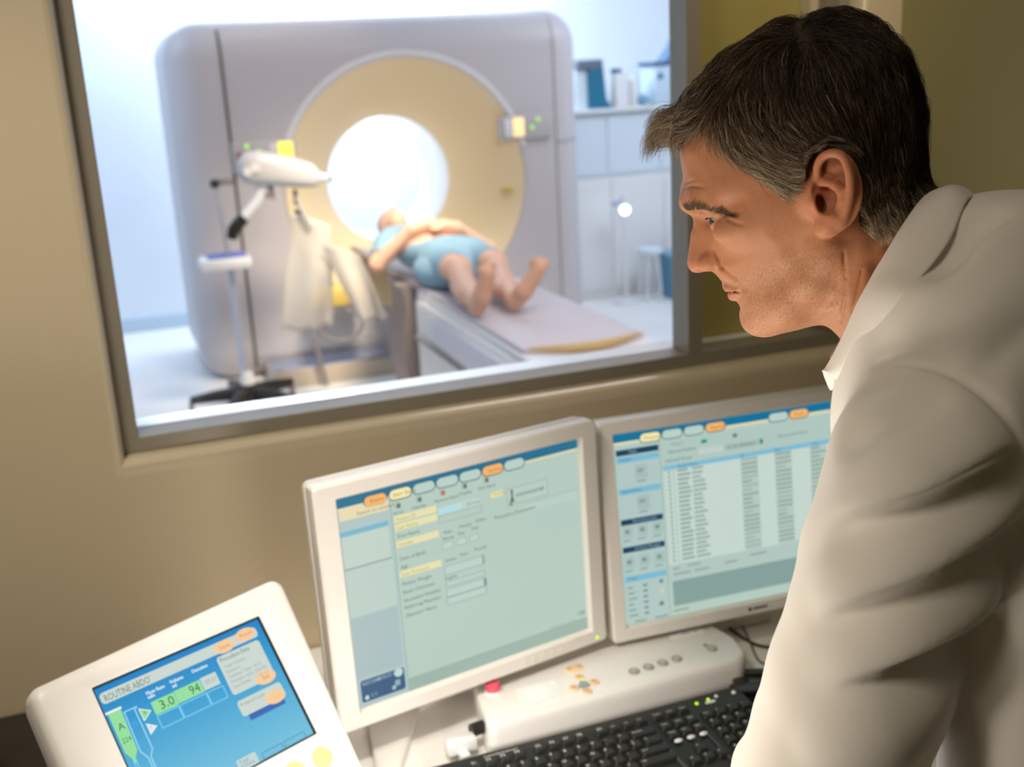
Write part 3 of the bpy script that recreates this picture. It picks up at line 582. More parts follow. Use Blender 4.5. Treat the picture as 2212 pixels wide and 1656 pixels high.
# ---- small things on the desk
t = empty('black_case', (.81, 1.262, DESK), 'black glossy case lying behind the right end of the keyboard', 'case', None, R_(-22))
MB().box((-.035, -.036, .0005), (.10, .040, .014), .004).build('tray', M_blackg, t); MB().box((-.030, -.030, .014), (.095, .014, .022), .004).build('lid', M_blackg, t)
MB().box((-.035, .024, .014), (.10, .040, .019), .002).build('rim', M_black, t)
b = MB(); b.use(mat('paper_cream', (0.82, 0.74, 0.64), .6)); Mx = Matrix.Translation((.80, 1.19, DESK + .0005)) @ Matrix.Rotation(R_(8), 4, 'Z'); b.box((-.018, -.05, 0), (.08, .028, .002), M=Mx); b.use(mat('red_print', (0.7, 0.12, 0.10), .6)); b.box((.0, -.02, .002), (.05, -.008, .0024), M=Mx)
tag(b.build('notepad', None, None, smooth=0), 'cream notepad with a red mark, half under the man\'s sleeve', 'notepad')
def wire(name, pts, r, label, m=M_cable):
    P = [Vector(p) for p in pts]; out = []
    for i in range(len(P) - 1):
        p0, p1, p2, p3 = P[max(i - 1, 0)], P[i], P[i + 1], P[min(i + 2, len(P) - 1)]
        for k in range(8):
            s_ = k / 8; out.append(0.5 * ((2 * p1) + (p2 - p0) * s_ + (2 * p0 - 5 * p1 + 4 * p2 - p3) * s_ ** 2 + (3 * p1 - p0 - 3 * p2 + p3) * s_ ** 3))
    out.append(P[-1]); return tag(MB().tube(out, r, 8).build(name, m), label, 'cable')
zc = DESK + .003
W3 = lambda L, z=zc: [tuple(at_z(px, py, z)) for px, py in L]
wire('cable', W3([(1550, 1330), (1572, 1352), (1592, 1368), (1617, 1384), (1645, 1395), (1700, 1399), (1760, 1396)]), .0026, 'thick black cable running from under the right monitor to the right')
wire('cable', W3([(1600, 1345), (1612, 1368), (1622, 1390), (1632, 1415), (1645, 1430), (1668, 1435), (1720, 1430)]), .0014, 'thin grey cable curling in a loop beside the thick black cable')
wire('cable', [(*at_z(1556, 1362, zc + .03).xy, zc + .03), *W3([(1566, 1380), (1578, 1398), (1590, 1412)])], .0014, 'short thin grey cable dropping behind the right end of the control box')
b = MB(); b.box((-.34, 1.40, DESK + .0005), (-.245, 1.52, DESK + .16), .018, 4); tag(b.build('speaker_box', mat('warm_grey_shell', (0.5, 0.44, 0.36), .5), None), 'rounded warm grey box standing at the far left on the dark counter', 'box')
b = MB(); P = at_y(1735, 708, 1.822); b.box((P.x - .010, 1.812, ZB + FW + .0005), (P.x + .008, 1.826, ZB + FW + .018), .002)
tag(b.build('sill_clip', mat('pale_green', (0.30, 0.44, 0.30), .5), None), 'tiny pale green clip on the window sill under the man\'s chin', 'clip')
# ================================================================ solid modelling on a voxel field
import openvdb
class Field:
    def __init__(s, lo, hi, h):
        s.lo = np.array(lo, np.float32); s.h = h; n = np.ceil((np.array(hi) - np.array(lo)) / h).astype(int) + 1; s.n = n
        ax = [s.lo[i] + h * np.arange(n[i], dtype=np.float32) for i in range(3)]; s.ax = ax
        s.X = ax[0][:, None, None]; s.Y = ax[1][None, :, None]; s.Z = ax[2][None, None, :]
        s.d = np.full(n, 1e3, np.float32)
    def win(s, lo, hi):
        a = [max(0, int((lo[i] - s.lo[i]) / s.h)) for i in range(3)]; b = [min(s.n[i], int((hi[i] - s.lo[i]) / s.h) + 2) for i in range(3)]
        return tuple(slice(a[i], max(a[i], b[i])) for i in range(3))
    def mesh(s, f=None, ofs=0.0):
        g = openvdb.FloatGrid(10.0); g.copyFromArray(np.ascontiguousarray((s.d if f is None else f) - ofs, dtype=np.float32))
        p, q = g.convertToQuads(0.0); p = p * s.h + s.lo
        return p, q[:, ::-1]
def smin(a, b, k): h = np.clip(0.5 + 0.5 * (b - a) / k, 0, 1); return b + (a - b) * h - k * h * (1 - h)
def smax(a, b, k): return -smin(-a, -b, k)
def _seg(F, a, b, ra, rb, sl=None):
    X, Y, Z = (F.X, F.Y, F.Z) if sl is None else (F.X[sl[0]], F.Y[:, sl[1]], F.Z[:, :, sl[2]])
    a = np.array(a, np.float32); b = np.array(b, np.float32); ab = b - a; L = float(ab @ ab) + 1e-9
    t = np.clip(((X - a[0]) * ab[0] + (Y - a[1]) * ab[1] + (Z - a[2]) * ab[2]) / L, 0, 1)
    return np.sqrt((X - a[0] - ab[0] * t) ** 2 + (Y - a[1] - ab[1] * t) ** 2 + (Z - a[2] - ab[2] * t) ** 2) - (ra + (rb - ra) * t)
def _ell(F, c, r, sl=None, M=None):
    X, Y, Z = (F.X, F.Y, F.Z) if sl is None else (F.X[sl[0]], F.Y[:, sl[1]], F.Z[:, :, sl[2]])
    x, y, z = X - c[0], Y - c[1], Z - c[2]
    if M is not None: x, y, z = (M[0][0] * x + M[0][1] * y + M[0][2] * z, M[1][0] * x + M[1][1] * y + M[1][2] * z, M[2][0] * x + M[2][1] * y + M[2][2] * z)
    k0 = np.sqrt((x / r[0]) ** 2 + (y / r[1]) ** 2 + (z / r[2]) ** 2) + 1e-6; k1 = np.sqrt((x / r[0] ** 2) ** 2 + (y / r[1] ** 2) ** 2 + (z / r[2] ** 2) ** 2) + 1e-9
    return k0 * (k0 - 1) / k1
def cap_(F, a, b, ra, rb=None, k=0.0, sub=False, hard=0.05):
    rb = ra if rb is None else rb; m = max(ra, rb) + k + hard
    sl = F.win([min(a[i], b[i]) - m for i in range(3)], [max(a[i], b[i]) + m for i in range(3)]); e = _seg(F, a, b, ra, rb, sl); _put(F, sl, e, k, sub)
def ell_(F, c, r, k=0.0, sub=False, M=None, hard=0.05):
    m = max(r) + k + hard; sl = F.win([c[i] - m for i in range(3)], [c[i] + m for i in range(3)]); _put(F, sl, _ell(F, c, r, sl, M), k, sub)
def _put(F, sl, e, k, sub):
    o = F.d[sl]
    if sub: F.d[sl] = smax(o, -e, k) if k > 0 else np.maximum(o, -e)
    else: F.d[sl] = smin(o, e, k) if k > 0 else np.minimum(o, e)
def np_mesh(name, p, q, m, parent=None, smooth=True, tint=None):
    me = bpy.data.meshes.new(name); me.vertices.add(len(p)); me.vertices.foreach_set('co', np.ascontiguousarray(p, np.float32).ravel())
    q = np.ascontiguousarray(q, np.int32); k = q.shape[1]; me.loops.add(len(q) * k); me.polygons.add(len(q))
    me.loops.foreach_set('vertex_index', q.ravel()); me.polygons.foreach_set('loop_start', np.arange(0, len(q) * k, k, dtype=np.int32))
    if tint is not None:
        a = me.color_attributes.new('tint', 'FLOAT_COLOR', 'POINT'); a.data.foreach_set('color', np.concatenate([tint, np.ones((len(p), 1))], 1).astype(np.float32).ravel())
    me.polygons.foreach_set('use_smooth', [smooth] * len(q)); me.materials.append(m); me.update(calc_edges=True); me.validate()
    o = bpy.data.objects.new(name, me); C.objects.link(o)
    if parent is not None: o.parent = parent
    return o
def shift(p, o): return p - np.array(o, np.float32)

# ================================================================ scan room
GX, GZ, GY = 1.70, 1.02, 6.30                                        # bore axis and front plane
def gantry():
    g = empty('ct_scanner', (GX, GY, 0), 'large grey-mauve CT scanner ring with a beige bore, filling the room behind the glass', 'scanner')
    O = (GX, GY, 0)
    F = Field((0.38, 6.22, -0.03), (2.92, 7.42, 2.05), .0125)
    c = (1.632, 6.83, .975); hs = (1.20, .53, .995); r = .20
    qx = np.abs(F.X - c[0]) - hs[0] + r; qy = np.abs(F.Y - c[1]) - hs[1] + r; qz = np.abs(F.Z - c[2]) - hs[2] + r
    F.d = (np.sqrt(np.maximum(qx, 0) ** 2 + np.maximum(qy, 0) ** 2 + np.maximum(qz, 0) ** 2) + np.minimum(np.maximum(np.maximum(qx, qy), qz), 0) - r).astype(np.float32)
    F.d = smax(F.d, -(F.Z - 0.0) + 0 * F.X, .01)
    rad = np.sqrt((F.X - GX) ** 2 + (F.Z - GZ) ** 2)
    t = np.clip((F.Y - GY) / .45, 0, 1); cone = rad - (.715 + (.395 - .715) * t)
    F.d = smax(F.d, -cone, .02)
    p, q = F.mesh(); np_mesh('shell', shift(p, O), q, M_gant, g)
    b = MB(); Mx = Matrix.Translation((0, 0, GZ)) @ Matrix.Rotation(R_(-90), 4, 'X')
    b.lathe([(.712, -.004), (.70, .004), (.40, .438), (.385, .456)], Mx, 96); b.build('bore_cone', M_ring, g, smooth=60)
    b = MB(); b.lathe([(.385, .456), (.378, .47), (.378, 1.0), (.392, 1.06)], Mx, 96); b.build('bore_liner', M_bore, g, smooth=60)
    b = MB(); pts = [(.735 * math.cos(R_(a)), -.004, GZ + .735 * math.sin(R_(a))) for a in range(14, 168, 2)]; b.tube(pts, .022, 10); b.build('upper_rim', M_rim, g)
    def fy(x, z):                                                   # the shell's own front at x, z
        ax, az = max(abs(x - c[0]) - hs[0] + r, 0), max(abs(z - c[2]) - hs[2] + r, 0); return c[1] - hs[1] + r - math.sqrt(max(r * r - ax * ax - az * az, 0))
    def seam(name, x, z0, z1, wd, m):
        zs = np.linspace(z0, z1, 40); b = MB(); rg = []
        for z in zs: y = fy(x, z); rg.append([(x - GX - wd / 2, y - .003 - GY, z), (x - GX + wd / 2, y - .003 - GY, z), (x - GX + wd / 2, y + .004 - GY, z), (x - GX - wd / 2, y + .004 - GY, z)])
        loft(b, rg, True, True); b.build(name, m, g, smooth=0)
    seam('seam', .722, .02, 1.965, .017, M_seam); seam('seam', 2.632, .25, 1.96, .008, M_greyp)
    xs = np.linspace(2.632, 2.80, 12); b = MB(); loft(b, [[(x - GX, fy(x, 1.20 + .1 * max(0, x - 2.7)) - .003 - GY, 1.20 + .1 * max(0, x - 2.7)), (x - GX, fy(x, 1.2) - .003 - GY, 1.209 + .1 * max(0, x - 2.7)), (x - GX, fy(x, 1.2) + .004 - GY, 1.209), (x - GX, fy(x, 1.2) + .004 - GY, 1.20)] for x in xs], True, True); b.build('seam', M_greyp, g, smooth=0)
    def panel(x0, z0, x1, z1, yel, ex):
        b = MB(); b.box((x0 - GX, -.035, z0), (x1 - GX, .02, z1), .015); pn = b.build('control_panel', mat('panel_grey', (0.50, 0.46, 0.45), .45), g)
        b = MB(); ya, yb = yel; b.box((ya - GX, -.038, z0 + .02), (yb - GX, -.034, z1 - .012), .001); d = b.build('display', mat('yellow_display_' + ex, (0.8, 0.62, 0.1) if ex == 'a' else (0.85, 0.6, 0.3), .4, emit=(0.95, 0.80, 0.12) if ex == 'a' else (1.0, 0.70, 0.33), estr=.9), pn); return pn
    lg = mat('green_glow', (.3, .7, .1), .4, emit=(.35, .75, .05), estr=1.0)
    pl = panel(.72, 1.165, 1.07, 1.335, (.965, 1.05), 'a')
    b = MB(); b.box((.925 - GX, -.038, 1.26), (.955 - GX, -.034, 1.315), .001); b.build('pale_display', M_white2, pl)
    for x, z in ((.80, 1.31), (.86, 1.275), (.885, 1.262), (.905, 1.255)):
        b = MB(); b.ball((x - GX, -.036, z), .012, 10); b.build('indicator_light', lg, pl)
    b = MB(); b.ball((.755 - GX, -.037, 1.265), .016, 10); b.build('stop_button', mat('dull_red', (.35, .05, .05), .5), pl)
    pr = panel(2.265, 1.235, 2.60, 1.375, (2.345, 2.415), 'b')
    b = MB(); b.box((2.295 - GX, -.038, 1.255), (2.335 - GX, -.034, 1.36), .001); b.build('pale_display', M_white2, pr)
    for x, z in ((2.465, 1.30), (2.505, 1.345)):
        b = MB(); b.ball((x - GX, -.036, z), .012, 10); b.build('indicator_light', lg, pr)
    b = MB(); b.box((2.28 - GX, .006, .925), (2.34 - GX, .05, .955), .004); b.build('laser_window', mat('ochre_window', (.55, .42, .08), .4), g)
    b = MB(); b.box((-.93, -.30, 0.001), (-.235, .05, .105), .01); b.build('floor_plinth', mat('plinth_beige', (.60, .52, .42), .4), g)
    b = MB(); b.box((-.92, -.295, .1055), (-.24, -.01, .112)); b.build('plinth_plate', mat('blue_steel_plate', (.55, .66, .88), .16, metal=1.0), g, smooth=0)
gantry()

def table():
    t = empty('patient_table', (1.60, 4.3, 0), 'long white patient table reaching out of the scanner bore', 'table'); O = Vector((1.60, 4.3, 0))
    b = MB(); sec = lambda y, x0, x1, z0, z1, r: [(x - O.x, y - O.y, z) for x, z in rrect(x0, z0, x1, z1, r, 5)]
    loft(b, [sec(3.52, 1.42, 1.80, .40, .56, .06), sec(3.56, 1.375, 1.855, .36, .60, .06), sec(3.75, 1.35, 1.90, .30, .625, .05), sec(4.3, 1.35, 1.90, .16, .628, .05), sec(5.0, 1.36, 1.90, .06, .628, .05), sec(5.12, 1.37, 1.89, .05, .622, .05)], True, True)
    b.build('pedestal_shell', M_white2, t)
    b = MB(); loft(b, [sec(3.46, 1.50, 1.78, .622, .630, .004), sec(3.50, 1.40, 1.86, .615, .640, .012), sec(3.6, 1.365, 1.89, .612, .642, .012), sec(5.10, 1.375, 1.885, .612, .642, .012)], True, True); b.build('tabletop', M_white2, t)
    pts = [(1.375 + .495 * k / 16, 3.69 - .10 * math.sin(math.pi * k / 16)) for k in range(17)] + [(1.875, 5.05), (1.38, 5.05)]
    b = MB(); b.prism([(x - O.x, y - O.y) for x, y in pts], .642, .664, bevel=.008); b.build('mattress', M_lav, t)
    b = MB(); arc = [Vector((1.40 + (1.845 - 1.40) * k / 20, 3.685 - .085 * math.sin(math.pi * k / 20) , .660)) - O for k in range(21)]; b.tube(arc, [.008 + .012 * math.sin(math.pi * k / 20) for k in range(21)], 10); b.build('foot_roll', M_yel, t)
    b = MB(); b.tube([Vector((1.343, y, .43 - .0 * y)) - O for y in (3.72, 4.2, 4.7, 5.05)], .009, 8); b.build('side_groove', M_greyp, t)
    b = MB(); b.box((1.335 - O.x, 3.75 - O.y, .47), (1.352 - O.x, 4.75 - O.y, .585), .008); b.build('side_rail', mat('pale_lavender', (.74, .73, .80), .4), t)
    b = MB(); n = 14; rg = []
    for y in (5.06, 5.3, 6.9):
        up = [(1.40 - O.x + .46 * k / n, y - O.y, .662 - .055 * math.sin(math.pi * k / n)) for k in range(n + 1)]; dn = [(p[0], p[1], p[2] - .03) for p in up[::-1]]; rg.append(up + dn)
    loft(b, rg, True, True); b.build('cradle', mat('cradle_mauve', (.40, .34, .36), .5), t)
    b = MB(); rg = [[(x - O.x, y - O.y, z) for x, y in ((x0, 5.32), (x0 + .16, 5.28), (x0 + .16, 5.62), (x0, 5.62))] for z, x0 in ((.002, 1.385), (.06, 1.37), (.30, 1.335), (.50, 1.375), (.58, 1.37), (.63, 1.34))]
    loft(b, rg, True, True); b.build('support_column', mat('mauve_grey', (.27, .225, .215), .5), t, smooth=20)
    b = MB(); b.box((1.36 - O.x, 5.22 - O.y, .001), (1.60 - O.x, 5.66 - O.y, .03), .008); b.build('column_foot', M_black, t)
    b = MB(); b.box((1.45 - O.x, 3.95 - O.y, .001), (1.80 - O.x, 5.05 - O.y, .07), .01); b.build('floor_base', M_greyp, t)
table()

def patient():
    M_skin2 = mat('patient_skin', (.80, .47, .32), .5, sss=.05); M_gown = mat('blue_gown', (.24, .40, .50), .8, bump=.2, bscale=40, var=.08, vscale=12)
    t = empty('person', (1.55, 5.0, .664), 'person in a blue gown lying barefoot on the scanner table, hands folded on the belly', 'person'); O = (1.55, 5.0, .664)
    F = Field((1.10, 3.98, .60), (1.98, 6.28, 1.08), .0085); zt = .668
    hips = (1.585, 5.10, .775)
    for sx, kx, fx, fz in ((-1, 1.475, 1.40, .74), (1, 1.655, 1.565, .74)):
        hp_ = (hips[0] + sx * .085, hips[1], .765); kn = (kx, 4.74, .79); an = (fx, 4.27, .728)
        cap_(F, hp_, kn, .085, .058, .03); cap_(F, kn, an, .055, .036, .03); cap_(F, ((kn[0] + an[0]) / 2, 4.58, .745), (an[0], 4.42, .735), .05, .038, .03)
        tox = fx + (.02 if sx < 0 else .085)
        cap_(F, (fx, 4.255, .715), (fx + (tox - fx) * .3, 4.215, .77), .036, .036, .02); cap_(F, (fx + (tox - fx) * .3, 4.21, .765), (tox, 4.175, .865), .036, .034, .02)
        for i in range(5):
            o = (i - 2) * .0155; cap_(F, (tox + o, 4.175, .875), (tox + o * 1.1, 4.165, .905 - abs(i - (3 if sx < 0 else 1)) * .006), .010 if i else .012, .009, .008)
    ell_(F, (1.575, 5.12, .775), (.165, .17, .10), .04); ell_(F, (1.55, 5.45, .79), (.165, .26, .115), .05); cap_(F, (1.42, 5.66, .80), (1.66, 5.66, .80), .075, .075, .05)
    cap_(F, (1.525, 5.72, .80), (1.505, 5.84, .815), .052, .05, .03)
    ell_(F, (1.495, 5.93, .845), (.076, .105, .098), .03); ell_(F, (1.495, 5.83, .885), (.05, .045, .05), .03)             # head tipped back, chin up
    ell_(F, (1.495, 5.90, .943), (.014, .02, .018), .01)
    for sx in (-1, 1):
        sh = (1.54 + sx * .175, 5.62, .80); el = (1.27, 5.42, .735) if sx < 0 else (1.86, 5.42, .745); wr = (1.435, 5.33, .905) if sx < 0 else (1.66, 5.30, .895)
        cap_(F, sh, el, .052, .042, .03); cap_(F, el, wr, .044, .029, .02)
        hd = (wr[0] - sx * .085, wr[1] - .02, .915 + .012 * (sx < 0)); cap_(F, wr, hd, .03, .034, .015)
        for i in range(4):
            b0 = (hd[0], hd[1] - .03 + .02 * i, hd[2]); cap_(F, b0, (hd[0] - sx * .055, hd[1] - .035 + .02 * i, hd[2] - .012), .0105, .009, .006)
        cap_(F, (wr[0] - sx * .03, wr[1] + .02, wr[2] + .005), (wr[0] - sx * .07, wr[1] + .055, wr[2] + .012), .012, .010, .008)
    body = F.d.copy(); p, q = F.mesh(); np_mesh('body', shift(p, O), q, M_skin2, t)
    gown = body - .010
    leg = -(F.Y - 4.80) + 0 * F.X + 0 * F.Z + .25 * np.abs(F.X - 1.57)
    gown = smax(gown, leg.astype(np.float32), .01); gown = smax(gown, (F.Y - 5.745) + 0 * F.X + 0 * F.Z, .01)
    arms = np.minimum(np.minimum(_seg(F, (1.27, 5.42, .735), (1.435, 5.33, .905), .062, .047), _seg(F, (1.86, 5.42, .745), (1.66, 5.30, .895), .062, .047)), _seg(F, (1.42, 5.31, .925), (1.67, 5.28, .915), .085, .085))
    arms = np.minimum(arms, _seg(F, (1.30, 5.47, .745), (1.27, 5.42, .735), .058, .06)); gown = np.maximum(gown, -arms)
    drape = _ell(F, (1.575, 5.05, .74), (.215, .24, .11)); drape = smax(drape, -(F.Z - .665) + 0 * F.X + 0 * F.Y, .01); gown = np.minimum(gown, np.maximum(smax(drape, leg.astype(np.float32), .01), -arms))
    p, q = F.mesh(gown); np_mesh('gown', shift(p, O), q, M_gown, t)
    hair = np.maximum(_ell(F, (1.495, 5.945, .838), (.083, .108, .098)), -(F.Y - 5.945) + .35 * (F.Z - .845) + 0 * F.X); p, q = F.mesh(hair); np_mesh('hair', shift(p, O), q, mat('patient_hair', (.20, .13, .09), .6), t)
patient()

def injector():
    t = empty('injector_stand', (.585, 5.68, 0), 'injector stand on a black star base beside the scanner, with a tilted white head', 'injector'); O = Vector((.585, 5.68, 0))
    b = MB(); b.cyl((0, 0, .05), (0, 0, .15), .085, .05); hub = b.build('base_hub', M_black, t)
    for a in (100, 172, 244, 316, 28):
        d = Vector((math.cos(R_(a)), math.sin(R_(a)), 0)); b = MB(); b.tube([d * .03 + Vector((0, 0, .105)), d * .16 + Vector((0, 0, .10)), d * .285 + Vector((0, 0, .088))], [.04, .032, .022], 10); lg = b.build('base_leg', M_black, t)
        b = MB(); e = d * .285; b.cyl(e + Vector((-.012, 0, .032)), e + Vector((.012, 0, .032)), .031, n=18); b.cyl(e + Vector((0, 0, .05)), e + Vector((0, 0, .085)), .009); b.build('caster', M_greyp, lg)
    b = MB(); b.cyl((0, 0, .12), (-.01, 0, .80), .019); b.build('lower_pole', mat('blue_steel', (.55, .58, .68), .3, metal=.6), t)
    b = MB(); b.cyl((.01, -.005, .151), (.01, -.005, .21), .04, .03); b.build('pole_collar', M_white2, t)
    b = MB(); b.cyl((-.01, 0, .80), (-.035, 0, 1.17), .008); b.build('upper_pole', M_steel, t)
    b = MB(); b.box((-.155, -.09, .755), (.095, .11, .815), .02); tr = b.build('tray', M_white2, t)
    b = MB(); b.box((-.115, -.07, .8155), (.075, .09, .822), .002); b.build('tray_mat', mat('blue_mat', (.14, .18, .50), .6), tr)
    b = MB(); b.ball((-.035, -.005, 1.175), .024, 14); b.build('pole_knob', M_black, t)
    b = MB(); b.box((-.03, -.012, 1.165), (.06, .012, 1.20), .006); b.build('pole_bracket', M_greyp, t)
    b = MB(); b.tube([(.03, -.04, .955), (.115, -.05, 1.035), (.165, -.05, 1.09), (.19, -.05, 1.16)], [.026, .026, .024, .03], 14); b.build('arm', M_white2, t)
    b = MB(); b.tube([(.085, -.05, 1.005), (.055, -.047, .98), (.025, -.043, .945), (.01, -.04, .905)], [.028, .032, .032, .024], 14); b.build('arm_joint', M_black, t)
    b = MB(); b.tube([(.19, -.05, 1.11), (.235, -.05, 1.08), (.225, -.05, 1.17)], .014, 10); b.build('cable_loop', M_greyp, t)
    rg = []; b = MB()
    for x, zc_, ry, rz in ((.085, 1.235, .03, .035), (.10, 1.237, .055, .062), (.135, 1.24, .068, .082), (.20, 1.235, .07, .083), (.36, 1.20, .066, .072), (.44, 1.182, .058, .06), (.465, 1.176, .04, .042)):
        rg.append([(x, -.05 + ry * math.copysign(abs(math.cos(a)) ** .7, math.cos(a)), zc_ + rz * math.copysign(abs(math.sin(a)) ** .7, math.sin(a))) for a in [2 * math.pi * i / 24 for i in range(24)]])
    loft(b, rg, True, True); hd = b.build('injector_head', mat('head_shell', (.60, .585, .58), .4), t, smooth=50)
    b = MB()
    for x, z in ((.115, 1.23), (.155, 1.245)): b.cyl((x, -.115, z), (x, -.128, z), .022, n=16)
    b.build('head_knobs', M_white, hd)
    b = MB(); b.cyl((.46, -.05, 1.172), (.515, -.05, 1.162), .024, .018); b.build('syringe', mat('clear_syringe', (.75, .76, .85), .2), t)
    b = MB(); b.cyl((.515, -.05, 1.162), (.535, -.05, 1.158), .016); b.build('syringe_tip', M_greyp, t)
    b = MB(); b.box((.335, -.06, 1.04), (.355, -.04, 1.12), .004); b.box((.33, -.062, .955), (.362, -.038, 1.02), .004); b.build('hanging_clamp', M_blackg, t)
injector()

def drape():                                                        # thin plastic sheet hung from the injector head, two lobes
    m = bpy.data.materials.new('thin_plastic_sheet'); m.use_nodes = True; nt = m.node_tree; bs = nt.nodes['Principled BSDF']; bs.inputs['Base Color'].default_value = (.70, .66, .60, 1); bs.inputs['Roughness'].default_value = .45
    tr = nt.nodes.new('ShaderNodeBsdfTransparent'); mx = nt.nodes.new('ShaderNodeMixShader'); mx.inputs[0].default_value = .62; nt.links.new(tr.outputs[0], mx.inputs[1]); nt.links.new(bs.outputs[0], mx.inputs[2]); nt.links.new(mx.outputs[0], nt.nodes['Material Output'].inputs['Surface'])
    t = empty('plastic_drape', (1.0, 5.55, .45), 'crumpled translucent plastic sheet hanging beside the injector head', 'sheet'); O = Vector((1.0, 5.55, .45))
    def lobe(top, bl, br, y, ph, nm):
        b = MB(); n, k = 26, 22; vs = []
        for j in range(k):
            s_ = j / (k - 1); L = Vector(top[0]).lerp(Vector(bl), s_); Rr = Vector(top[1]).lerp(Vector(br), s_)
            for i in range(n):
                u = i / (n - 1); p = L.lerp(Rr, u); am = .008 + .022 * s_
                vs.append((p[0] - O.x, y + am * math.sin(u * 7 + ph + 1.3 * s_) + .02 * math.sin(5 * s_ + u * 3) - O.y, p[1] - O.z + .008 * math.sin(u * 17 + ph) * s_))
        fs = [[j * n + i, j * n + i + 1, (j + 1) * n + i + 1, (j + 1) * n + i] for j in range(k - 1) for i in range(n - 1)]
        b.add(vs, fs); o = b.build(nm, m, t, smooth=180); sm = o.modifiers.new('thick', 'SOLIDIFY'); sm.thickness = .0012; return o
    lobe(((.875, 1.03), (1.06, .95)), (.765, .455), (1.03, .44), 5.45, 0, 'sheet_lobe')
    lobe(((.99, .88), (1.17, .80)), (1.135, .475), (1.285, .465), 5.38, 2, 'sheet_lobe')
    b = MB(); b.tube([(.905 - O.x, 5.44 - O.y, 1.10 - O.z), (.93 - O.x, 5.45 - O.y, 1.02 - O.z), (.96 - O.x, 5.45 - O.y, .95 - O.z)], .012, 8); b.build('knot', m, t)
drape()
tag(MB().box((1.03, 6.02, .42), (1.32, 6.22, .52), .02).build('yellow_bag', mat('yellow_plastic', (.75, .55, .14), .5), None), 'yellow plastic bag below the bore, behind the hanging plastic sheet', 'bag')
b = MB(); b.tube([(1.16 + .12 * math.cos(a), 5.95, .33 + .085 * math.sin(a)) for a in [R_(i) for i in range(100, 440, 12)]], .009, 8); b.tube([(1.0, 5.95, .30), (1.03, 5.95, .12), (1.05, 5.95, .008)], .012, 8)
tag(b.build('hose', M_greyp, None), 'grey hose looped under the bore beside the table', 'hose')
# ---- back right of the scan room
BY = 7.25
def cab():
    t = empty('wall_counter', (3.65, BY, 0), 'white storage counter along the back wall, right of the scanner', 'counter'); o = Vector((3.65, BY, 0))
    loc_ = lambda lo, hi, bv=.004: MB().box(Vector(lo) - o, Vector(hi) - o, bv)
    loc_((3.0, BY, .0), (4.7, BY + .5, .86)).build('lower_body', M_white2, t, smooth=0); loc_((3.0, BY + .05, .86), (4.7, BY + .5, 1.31)).build('upper_body', mat('pale_blue_front', (.68, .76, .83), .5), t, smooth=0)
    loc_((2.98, BY - .02, 1.31), (4.72, BY + .5, 1.335)).build('worktop', M_white2, t, smooth=0)
    for i in range(4): loc_((3.02 + .42 * i, BY - .012, .06), (3.42 + .42 * i, BY + .002, .84), .003).build('door', M_white2, t, smooth=0)
    for i in range(4): loc_((3.02 + .42 * i, BY + .038, .88), (3.42 + .42 * i, BY + .052, 1.29), .003).build('drawer', mat('pale_blue_front', (.68, .76, .83), .5), t, smooth=0)
cab()
def small(name, lo, hi, m, label, cat, bv=.006): return tag(MB().box(lo, hi, bv).build(name, m, None, smooth=30), label, cat)
teal = mat('teal_plastic', (.01, .16, .27), .45); navy = mat('navy_plastic', (.03, .10, .22), .5); pale = mat('pale_grey_plastic', (.66, .76, .82), .5)
t = empty('display_unit', (3.36, BY + .1, 1.335), 'teal display unit on the counter next to the scanner edge', 'display'); o = Vector((3.36, BY + .1, 1.335))
b = MB(); rg = [[(x, y, z) for x, y in ((x0, -.05), (x1, -.05), (x1, .06), (x0, .06))] for z, x0, x1 in ((.001, -.04, .13), (.03, -.04, .11), (.06, -.04, .085), (.33, -.05, .06))]; loft(b, rg, True, True); b.build('side_panel', teal, t, smooth=0)
MB().box((-.13, -.055, .27), (.055, .05, .335), .006).build('top_box', mat('slate_plastic', (.14, .17, .22), .5), t); MB().box((-.14, -.02, .001), (-.045, .05, .27), .004).build('front_panel', pale, t)
small('label_printer', (3.515, BY + .05, 1.336), (3.62, BY + .16, 1.57), M_white2, 'white upright box with a dark cap beside the teal display unit', 'box')
tag(MB().box((3.50, BY + .045, 1.571), (3.565, BY + .1, 1.60), .006).build('small_case', navy, None), 'small dark blue case on top of the white upright box', 'case')
b = MB(); b.lathe([(0, 1.336), (.035, 1.336), (.035, 1.50), (.02, 1.53), (.015, 1.56), (0, 1.56)], Matrix.Translation((3.68, BY + .1, 0)), 16); tag(b.build('bottle', M_white2, None), 'tall white bottle on the counter, right of the upright box', 'bottle')
tag(MB().ball((3.735, BY + .06, 1.378), .042, 16).build('blue_ball', mat('soft_blue', (.20, .38, .52), .6), None), 'small round blue item on the counter, right of the bottle', 'ball')
t = empty('analyser', (3.98, BY + .1, 1.335), 'pale blue analyser box with a dark tray on top, by the window mullion', 'device'); 
MB().box((-.17, -.08, .001), (.2, .15, .27), .01).build('housing', mat('pale_blue_shell', (.55, .68, .80), .5), t); MB().box((-.19, -.09, .27), (.2, .15, .295), .004).build('tray', navy, t); MB().ball((-.13, -.085, .2), .022, 12).build('dial', teal, t)
b = MB(); b.prism([(-.06, -.05), (.2, -.05), (.2, .12), (-.06, .12)], .295, .30); loft(b, [[(x, y, z) for x, y in ((x0, -.05), (.2, -.05), (.2, .1), (x0, .1))] for z, x0 in ((.296, -.07), (.40, .02), (.46, .05))], True, True); b.build('hood', mat('steel_blue', (.16, .28, .42), .5), t, smooth=0)
t = empty('exam_lamp', (3.42, 7.0, 0), 'slim exam lamp with a glowing round bulb in front of the counter', 'lamp')
MB().cyl((0, 0, .001), (0, 0, .02), .10).build('base', M_white2, t); MB().cyl((0, 0, .02), (.0, 0, .70), .011).build('pole', M_white2, t)
